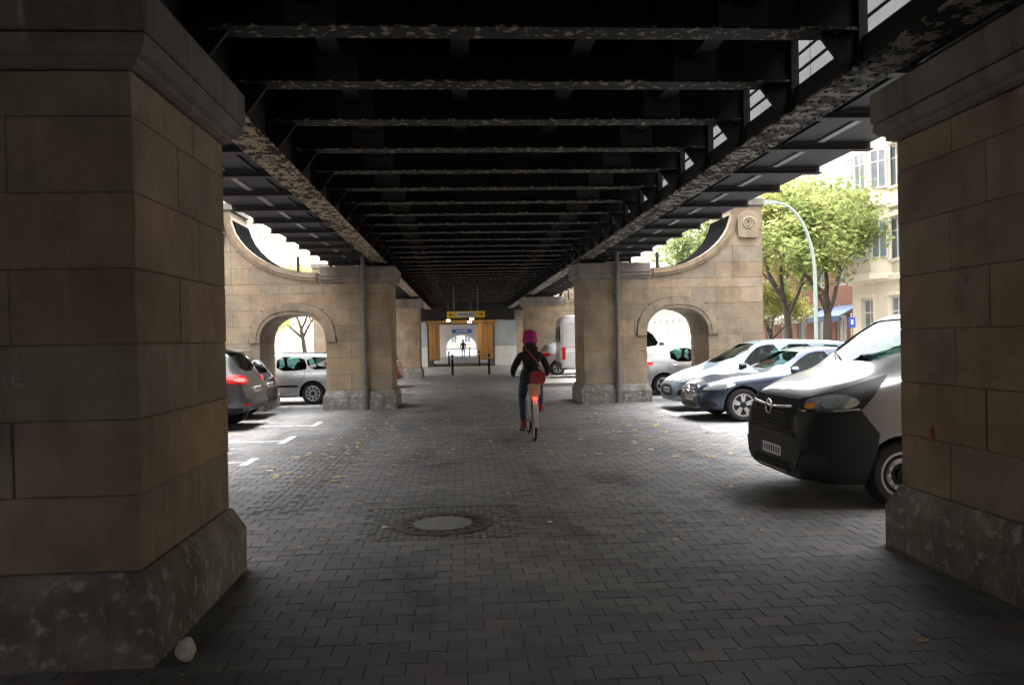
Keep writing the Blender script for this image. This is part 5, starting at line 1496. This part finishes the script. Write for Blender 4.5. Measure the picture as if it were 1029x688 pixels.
tree(18.0, 57.0, 1, 5.2, 1.0, 'small yellow-green tree farthest along the right pavement', GR)
tree(11.9, 4.5, 2, 1.9, 1.0, 'deep green roadside tree added unseen behind the right foreground pier to cut side light', GR)  # unseen tree, added so its crown cuts light from the right
tree(12.1, 12.0, 0, 5.1, .95, 'green roadside tree added unseen behind the right pier, beyond the van, to cut side light', GR)  # also out of view, added to shade the right parking side
GL = 'street trees on the left'
tree(-11.0, 5.0, 2, .3, 1.0, 'deep green roadside tree added unseen behind the left foreground pier to cut side light', GL)  # unseen tree, added so its crown cuts light from the left
tree(-11.4, 14.0, 0, 2.3, .95, 'green roadside tree added unseen behind the left pier, beyond the SUV, to cut side light', GL)  # also out of view, added to reduce light from the left
tree(-12.5, 50.0, 3, .9, .62, 'sparse yellow tree seen through the left arch', GL)
tree(-12.0, 62.0, 1, 4.0, 1.0, 'yellow tree far along the left road', GL)

# ------------------------------------------------------------------ buildings
M['cream'] = node_mat('cream_stucco', (.72, .65, .52), .85, var=.12, scale=1.2)
M['cream_trim'] = node_mat('cream_trim', (.75, .68, .56), .85, var=.1, scale=2)
M['pink'] = node_mat('salmon_stucco', (.50, .34, .28), .85, var=.12, scale=1.2)
M['pale'] = node_mat('pale_stucco', (.56, .53, .47), .85, var=.12, scale=1.2)
M['frame_w'] = node_mat('window_white', (.65, .65, .63), .5)
M['pane'] = node_mat('window_glass', (.20, .23, .25), .08, spec=.8, var=.5, scale=.7)
M['roof'] = node_mat('roof_tile', (.16, .07, .05), .8, var=.3, scale=4)
def brick_mat():
    m = bpy.data.materials.new('red_brickwork'); m.use_nodes = True
    nt = m.node_tree; N, L = nt.nodes, nt.links
    g = N.new('ShaderNodeNewGeometry'); sx = N.new('ShaderNodeSeparateXYZ'); cx = N.new('ShaderNodeCombineXYZ')
    L.new(g.outputs['Position'], sx.inputs[0]); L.new(sx.outputs['Y'], cx.inputs['X']); L.new(sx.outputs['Z'], cx.inputs['Y'])
    b = N.new('ShaderNodeTexBrick'); b.inputs['Scale'].default_value = 1; b.inputs['Brick Width'].default_value = .25; b.inputs['Row Height'].default_value = .083; b.inputs['Mortar Size'].default_value = .008
    b.inputs['Color1'].default_value = (.23, .075, .05, 1); b.inputs['Color2'].default_value = (.30, .11, .07, 1); b.inputs['Mortar'].default_value = (.3, .26, .22, 1)
    L.new(cx.outputs[0], b.inputs['Vector']); L.new(b.outputs['Color'], N['Principled BSDF'].inputs['Base Color']); N['Principled BSDF'].inputs['Roughness'].default_value = .85
    return m
M['brick'] = brick_mat()
WIN = {}
def win_mesh(w, h, arch=False):
    key = (round(w, 2), round(h, 2))
    if key in WIN: return WIN[key]
    fr_ = MB(); t = .07
    fr_.box(-.04, .03, -w/2, -w/2+t, 0, h); fr_.box(-.04, .03, w/2-t, w/2, 0, h); fr_.box(-.04, .03, -w/2+t, w/2-t, 0, t); fr_.box(-.04, .03, -w/2+t, w/2-t, h-t, h)
    fr_.box(-.03, .025, -.03, .03, t, h-t); fr_.box(-.03, .025, -w/2+t, -.03, h*.68, h*.68+.05); fr_.box(-.03, .025, .03, w/2-t, h*.68, h*.68+.05)
    a = fr_.mesh('window'); a.materials.append(M['frame_w'])
    p = MB().box(-.005, .005, -w/2+t*.5, w/2-t*.5, t*.5, h-t*.5).mesh('pane'); p.materials.append(M['pane'])
    s_ = MB().box(-.30, .02, -w/2-.12, w/2+.12, -.10, -.005).mesh('sill'); s_.materials.append(M['cream_trim'])
    hd = MB().box(-.26, -.10, -w/2-.15, w/2+.15, h+.06, h+.24).box(-.22, -.10, -w/2-.12, -w/2-.01, 0, h+.059).box(-.22, -.10, w/2+.01, w/2+.12, 0, h+.059).mesh('surround'); hd.materials.append(M['cream_trim'])
    WIN[key] = (a, p, s_, hd)
    return WIN[key]
def building(name, x, y0, y1, floors, wall, side, lab, bay=2.6, gh=4.2, fh=3.5, ww=1.15, wh=2.0, surround=True, roof=True, y_vis=None, band=True, balcony=()):
    """street front at x facing -side; side +1: stands to the right of the road"""
    root = empty(name, (x, y0, 0), 0 if side > 0 else 0, lab, 'building')
    Lh = y1-y0; H = gh+fh*floors+.6
    X = lambda d: side*d           # d > 0 goes into the building
    nb = int(Lh/bay); off = (Lh-nb*bay)/2
    wl = MB()
    wl.box(X(.30), X(11), 0, Lh, -.2, H)
    wl.box(X(0), X(.298), 0, off, 0, H); wl.box(X(0), X(.298), Lh-off, Lh, 0, H)
    wins = []
    for f in range(-1, floors):
        zb = 0 if f < 0 else gh+fh*f; zt = gh if f < 0 else zb+fh
        zs = zb+(.9 if f >= 0 else 1.0); h_ = wh if f >= 0 else 2.3
        wl.box(X(0), X(.298), off, Lh-off, zb, zs); wl.box(X(0), X(.298), off, Lh-off, zs+h_, zt)
        for b in range(nb):
            c = off+bay*(b+.5)
            wl.box(X(0), X(.298), c-bay/2, c-ww/2, zs, zs+h_); wl.box(X(0), X(.298), c+ww/2, c+bay/2, zs, zs+h_)
            wins.append((c, zs, h_))
    wl.box(X(0), X(.298), off, Lh-off, gh+fh*floors, H)
    wl.build('wall', wall, root)
    tm = MB()
    if band:
        for f in range(floors+1):
            z = gh+fh*f
            MB().box(X(-.22 if f < floors else -.5), X(-.003), -.05, Lh+.05, z-.12, z+.18, .03).build('cornice', M['cream_trim'], root)
            if f == 0:
                for q in range(6): MB().box(X(-.05), X(-.003), .01, Lh-.01, .35+q*.6, .35+q*.6+.5).build('rustic_band', wall, root) if ww < 0 else None
    for (c, zs, h_) in wins:
        if y_vis and not (y_vis[0] < y0+c < y_vis[1]): continue
        a, p, s_, hd = win_mesh(ww, h_)
        rt = (0, 0, 0) if side > 0 else (0, 0, PI)
        o = inst('window', a, root, (X(.14), c, zs), rt)
        inst('pane', p, o, (0, 0, 0)); 
        if surround: inst('sill', s_, o, (0, 0, 0)); inst('surround', hd, o, (0, 0, 0))
    for (ya, yb, f) in balcony:
        z = gh+fh*f+.2
        bl = MB().box(X(-1.1), X(-.01), ya, yb, z, z+.18, .03).build('balcony', M['cream_trim'], root)
        MB().box(X(-1.1), X(-1.02), ya, yb, z+.185, z+1.1, .02).box(X(-1.015), X(-.02), ya, ya+.08, z+.185, z+1.1).box(X(-1.015), X(-.02), yb-.08, yb, z+.185, z+1.1).build('parapet', wall, bl)
    if roof:
        MB().prism([(X(-.6), H), (X(11.3), H), (X(7), H+3.2), (X(4.2), H+3.2)], 1, -.1, Lh+.1).build('roof', M['roof'], root)
    return root
cb = building('apartment_building', 21.0, 14.0, 40.6, 4, M['cream'], 1, 'ornate cream apartment building at the right pier edge', bay=2.6, surround=True, y_vis=(30, 60), balcony=((34.6, 37.6, 1),))
# rounded oriel on the cream front
ob = MB()
poly = [(0, -1.7), (-.75, -1.1), (-1.0, 0), (-.75, 1.1), (0, 1.7)]
for z0, z1, e, m_, nm in ((4.5, 17.5, 0, 'cream', 'oriel_wall'), (4.2, 4.5, .15, 'cream_trim', 'oriel_base'), (7.75, 8.0, .14, 'cream_trim', 'oriel_cornice'), (11.25, 11.5, .14, 'cream_trim', 'oriel_cornice'), (14.8, 15.1, .14, 'cream_trim', 'oriel_cornice')):
    q = [(x-e if x < 0 else x-.01, y*(1+e/1.7)) for x, y in poly]
    MB().prism([(x, y+24.4) for x, y in q], 2, z0, z1).build(nm, M[m_], cb)
for z in (5.2, 8.6, 12.1):
    for (x, y, a) in ((-.90, 24.4-.57, .22), (-.90, 24.4+.57, -.22), (-.43, 24.4-1.42, .68), (-.43, 24.4+1.42, -.68)):
        a_, p_, s_, h_ = win_mesh(.8, 1.9)
        o = inst('window', a_, cb, (x-.03, y, z), (0, 0, a)); inst('pane', p_, o, (0, 0, 0))
building('brick_house', 23.5, 42.0, 63.0, 1, M['brick'], 1, 'red brick house behind the right hand trees', bay=2.8, surround=False, band=False, ww=1.4, wh=1.6, gh=3.6, fh=3.0, y_vis=(42, 75))
building('apartment_building', -22.5, 12.0, 44.0, 4, M['pale'], -1, 'pale apartment building beyond the left parked cars', y_vis=(26, 60))
building('apartment_building', -22.5, 44.6, 75.0, 4, M['pink'], -1, 'salmon apartment building beyond the left arch', y_vis=(44, 75))
building('apartment_building', -22.5, 75.6, 190.0, 4, M['cream'], -1, 'cream apartment terrace far along the left road', y_vis=(75, 125))
building('apartment_building', 22.5, 63.6, 190.0, 4, M['pale'], 1, 'pale apartment terrace far along the right road', y_vis=(63, 120))
building('apartment_building', -22.5, -46.0, 11.5, 4, M['pink'], -1, 'salmon apartment building added unseen left of the camera to shape daylight', y_vis=(900, 901))  # added out of view to limit daylight from the left
building('apartment_building', 21.0, -46.0, 13.5, 4, M['pink'], 1, 'salmon apartment building added unseen right of the camera to shape daylight', y_vis=(900, 901))  # added out of view to limit daylight from the right
fb = building('apartment_building', 0, 0, 42, 4, M['pale'], 1, 'pale apartment building closing the far end of the street', y_vis=(0, 60))
fb.location = (21, 150, 0); fb.rotation_euler = (0, 0, PI/2)
# shop fronts with awnings below the brick house
for k, (y, c_, lab) in enumerate(((44.5, (.11, .15, .26), 'blue shop fascia below the red brick house'), (50.0, (.45, .43, .40), 'pale shop awning below the red brick house'), (56.0, (.10, .16, .10), 'green shop awning below the red brick house'))):
    r_ = empty('shop_awning', (23.5, y, 2.6), 0, lab, 'awning', 'shop awnings')
    m_ = node_mat('awning_%d' % k, c_, .8)
    MB().prism([(-1.3, 0), (-1.3, -.12), (-.02, .55), (-.02, .65)], 1, 0, 4.2).build('canopy', m_, r_)
    MB().box(-1.32, -1.305, 0, 4.2, -.35, 0).build('valance', m_, r_)

# ------------------------------------------------------------------ street furniture on the right
lp = empty('street_lamp', (12.14, 26.0, -.11), 0, 'tall pale green street lamp with curved arm before the trees', 'street lamp')
m_ = node_mat('lamp_green', (.30, .36, .33), .5)
MB().tube([(0, 0, 0), (0, 0, 1.1)], .11, 12).build('base', m_, lp, 40)
arc = [(0, 0, 1.1), (0, 0, 3.6)]+[(-1.35*(1-math.cos(a))*.95, 0, 3.6+2.55*math.sin(a)) for a in [PI/2*i/10 for i in range(1, 11)]]
MB().tube(arc, [.062]*2+[.055-.002*i for i in range(10)], 12).build('pole', m_, lp, 50)
MB().prism(smooth_poly([(-1.25, 6.12), (-1.85, 6.10), (-1.95, 6.18), (-1.8, 6.27), (-1.25, 6.22)], 2), 1, -.09, .09).build('lantern', m_, lp, 50)
def sign_post(x, y, z, w, h, m1, lab, arrow=False):
    r_ = empty('sign_post', (x, y, -.11), 0, lab, 'sign')
    MB().tube([(0, 0, 0), (0, 0, z+h/2+.15)], .03, 8).build('post', M['zinc'], r_, 40)
    b = MB().box(-w/2, w/2, -.05, -.035, z-h/2, z+h/2, .005).build('board', m1, r_)
    MB().box(-w*.16, w*.16, -.054, -.0505, z-h*.2, z+h*.25).build('symbol', M['plate_w'], b)
sign_post(13.6, 26.4, 2.05, .24, .36, M['plate_b'], 'blue parking sign on a post above the van bonnet')
sign_post(9.9, 25.4, 1.95, .2, .3, M['plate_w'], 'white sign on a post left of the street lamp')
# cars along the far right road
for (x, y, m_, lab) in ((15.6, 38, paint('silver_paint', (.5, .5, .5)), 'pale hatchback parked across the right road, nearer'), (15.6, 45.5, paint('navy_paint', (.02, .03, .06)), 'dark hatchback parked across the right road, farther')):
    make_car('hatchback', hatch(), (x, y, -.11), -PI/2, lab, 'car', 'cars along the far road', mat=m_)
make_car('hatchback', hatch(), (-11.6, 30.5, -.11), PI/2, 'white hatchback on the left road beyond the estate', 'car', 'cars along the far road', mat=paint('white_paint_van', (.36, .36, .36)))

# ------------------------------------------------------------------ litter and leaves
leafm = [node_mat('leaf_ochre', (.50, .35, .12), .8, var=.4, scale=30), node_mat('leaf_brown', (.26, .15, .07), .8, var=.4, scale=30), node_mat('leaf_pale', (.60, .54, .38), .8, var=.3, scale=30)]
def leaf_shape(mb, x, y, s, rz, r_, z=.006):
    c, q = math.cos(rz), math.sin(rz)
    prof = [(-.5, 0), (-.25, .26), (.1, .32), (.5, 0), (.1, -.30), (-.25, -.27)]
    cu = r_.uniform(.05, .25)
    b0 = len(mb.v)
    for u, w in prof+[(0, 0)]:
        zz = z+(abs(w)*cu+abs(u)*cu*.4)*s
        mb.v.append((x+(u*c-w*q)*s, y+(u*q+w*c)*s, zz))
    for i in range(6): mb.f.append((b0+i, b0+(i+1) % 6, b0+6))
rl = random.Random(21)
LB = [MB(), MB(), MB()]
def scatter(n, fx, fy, smin, smax):
    for _ in range(n):
        x, y = fx(), fy()
        if -5.6 < y-18.8-0 < 0 and False: continue
        inp = any((yy-.12 < y < yy+1.66) and (-6.2 < x < -1.5 or 2.8 < x < 7.5) for yy in (4.08, 18.8, 33.6))
        if inp: continue
        if y > 25.5 and x > 2.5: continue
        leaf_shape(LB[rl.choice((0, 0, 0, 1, 2))], x, y, rl.uniform(smin, smax), rl.uniform(0, 6.3), rl)
scatter(160, lambda: rl.gauss(-1.6, .6), lambda: rl.uniform(9, 20), .05, .11)
scatter(230, lambda: rl.gauss(.4, 1.2), lambda: rl.uniform(10.5, 20), .05, .11)
scatter(110, lambda: rl.gauss(2.9, .5), lambda: rl.uniform(10, 18), .06, .13)
scatter(240, lambda: rl.uniform(-3.5, 0), lambda: rl.uniform(24.5, 31), .08, .16)
scatter(40, lambda: rl.uniform(-4.5, -2.2), lambda: rl.uniform(9, 17), .05, .12)
scatter(60, lambda: rl.uniform(-1.4, 3.2), lambda: rl.uniform(6, 11.5), .03, .075)
for mb, m_ in zip(LB, leafm): tag(mb.build('fallen_leaves', m_), kind='stuff')
for (x, y, s, m_, lab) in ((-1.88, 3.86, .11, leafm[1], 'brown leaf at the foot of the left foreground pier'), (2.35, 3.88, .08, leafm[0], 'yellow leaf near the bottom right corner of the paving'), (4.0, 12.55, .12, node_mat('leaf_red', (.32, .05, .03), .8), 'red scrap of leaf beside the parking T before the saloon')):
    mb = MB(); leaf_shape(mb, 0, 0, s, rl.uniform(0, 6), rl, .002)
    o = mb.build('fallen_leaf', m_); o.location = (x, y, .003); tag(o, lab, 'leaf')
bm = bmesh.new(); bmesh.ops.create_icosphere(bm, subdivisions=3, radius=.06)
for v in bm.verts:
    nzv = math.sin(v.co.x*90)+math.sin(v.co.y*110+1)+math.sin(v.co.z*100+2)
    v.co *= 1+.05*nzv+rl.uniform(-.09, .09); v.co.x *= .8; v.co.z *= .95
me = bpy.data.meshes.new('crumpled_paper'); bm.to_mesh(me); bm.free(); me.materials.append(node_mat('waste_paper', (.62, .60, .50), .9, var=.2, scale=20))
tag(inst('crumpled_paper', me, None, (-1.43, 4.08, .05)), 'crumpled white paper at the foot of the left pier', 'litter')

gm_ = MB()
for _ in range(130):
    x, y = rl.uniform(-1.4, 3.3), rl.uniform(3.6, 12); r_ = rl.uniform(.006, .016)
    gm_.lathe([(r_, .001), (r_*.8, .0035), (0, .004)], 7, c=(x, y, .0005))
tag(gm_.build('gum_spots', node_mat('gum', (.26, .25, .24), .8)), kind='stuff')
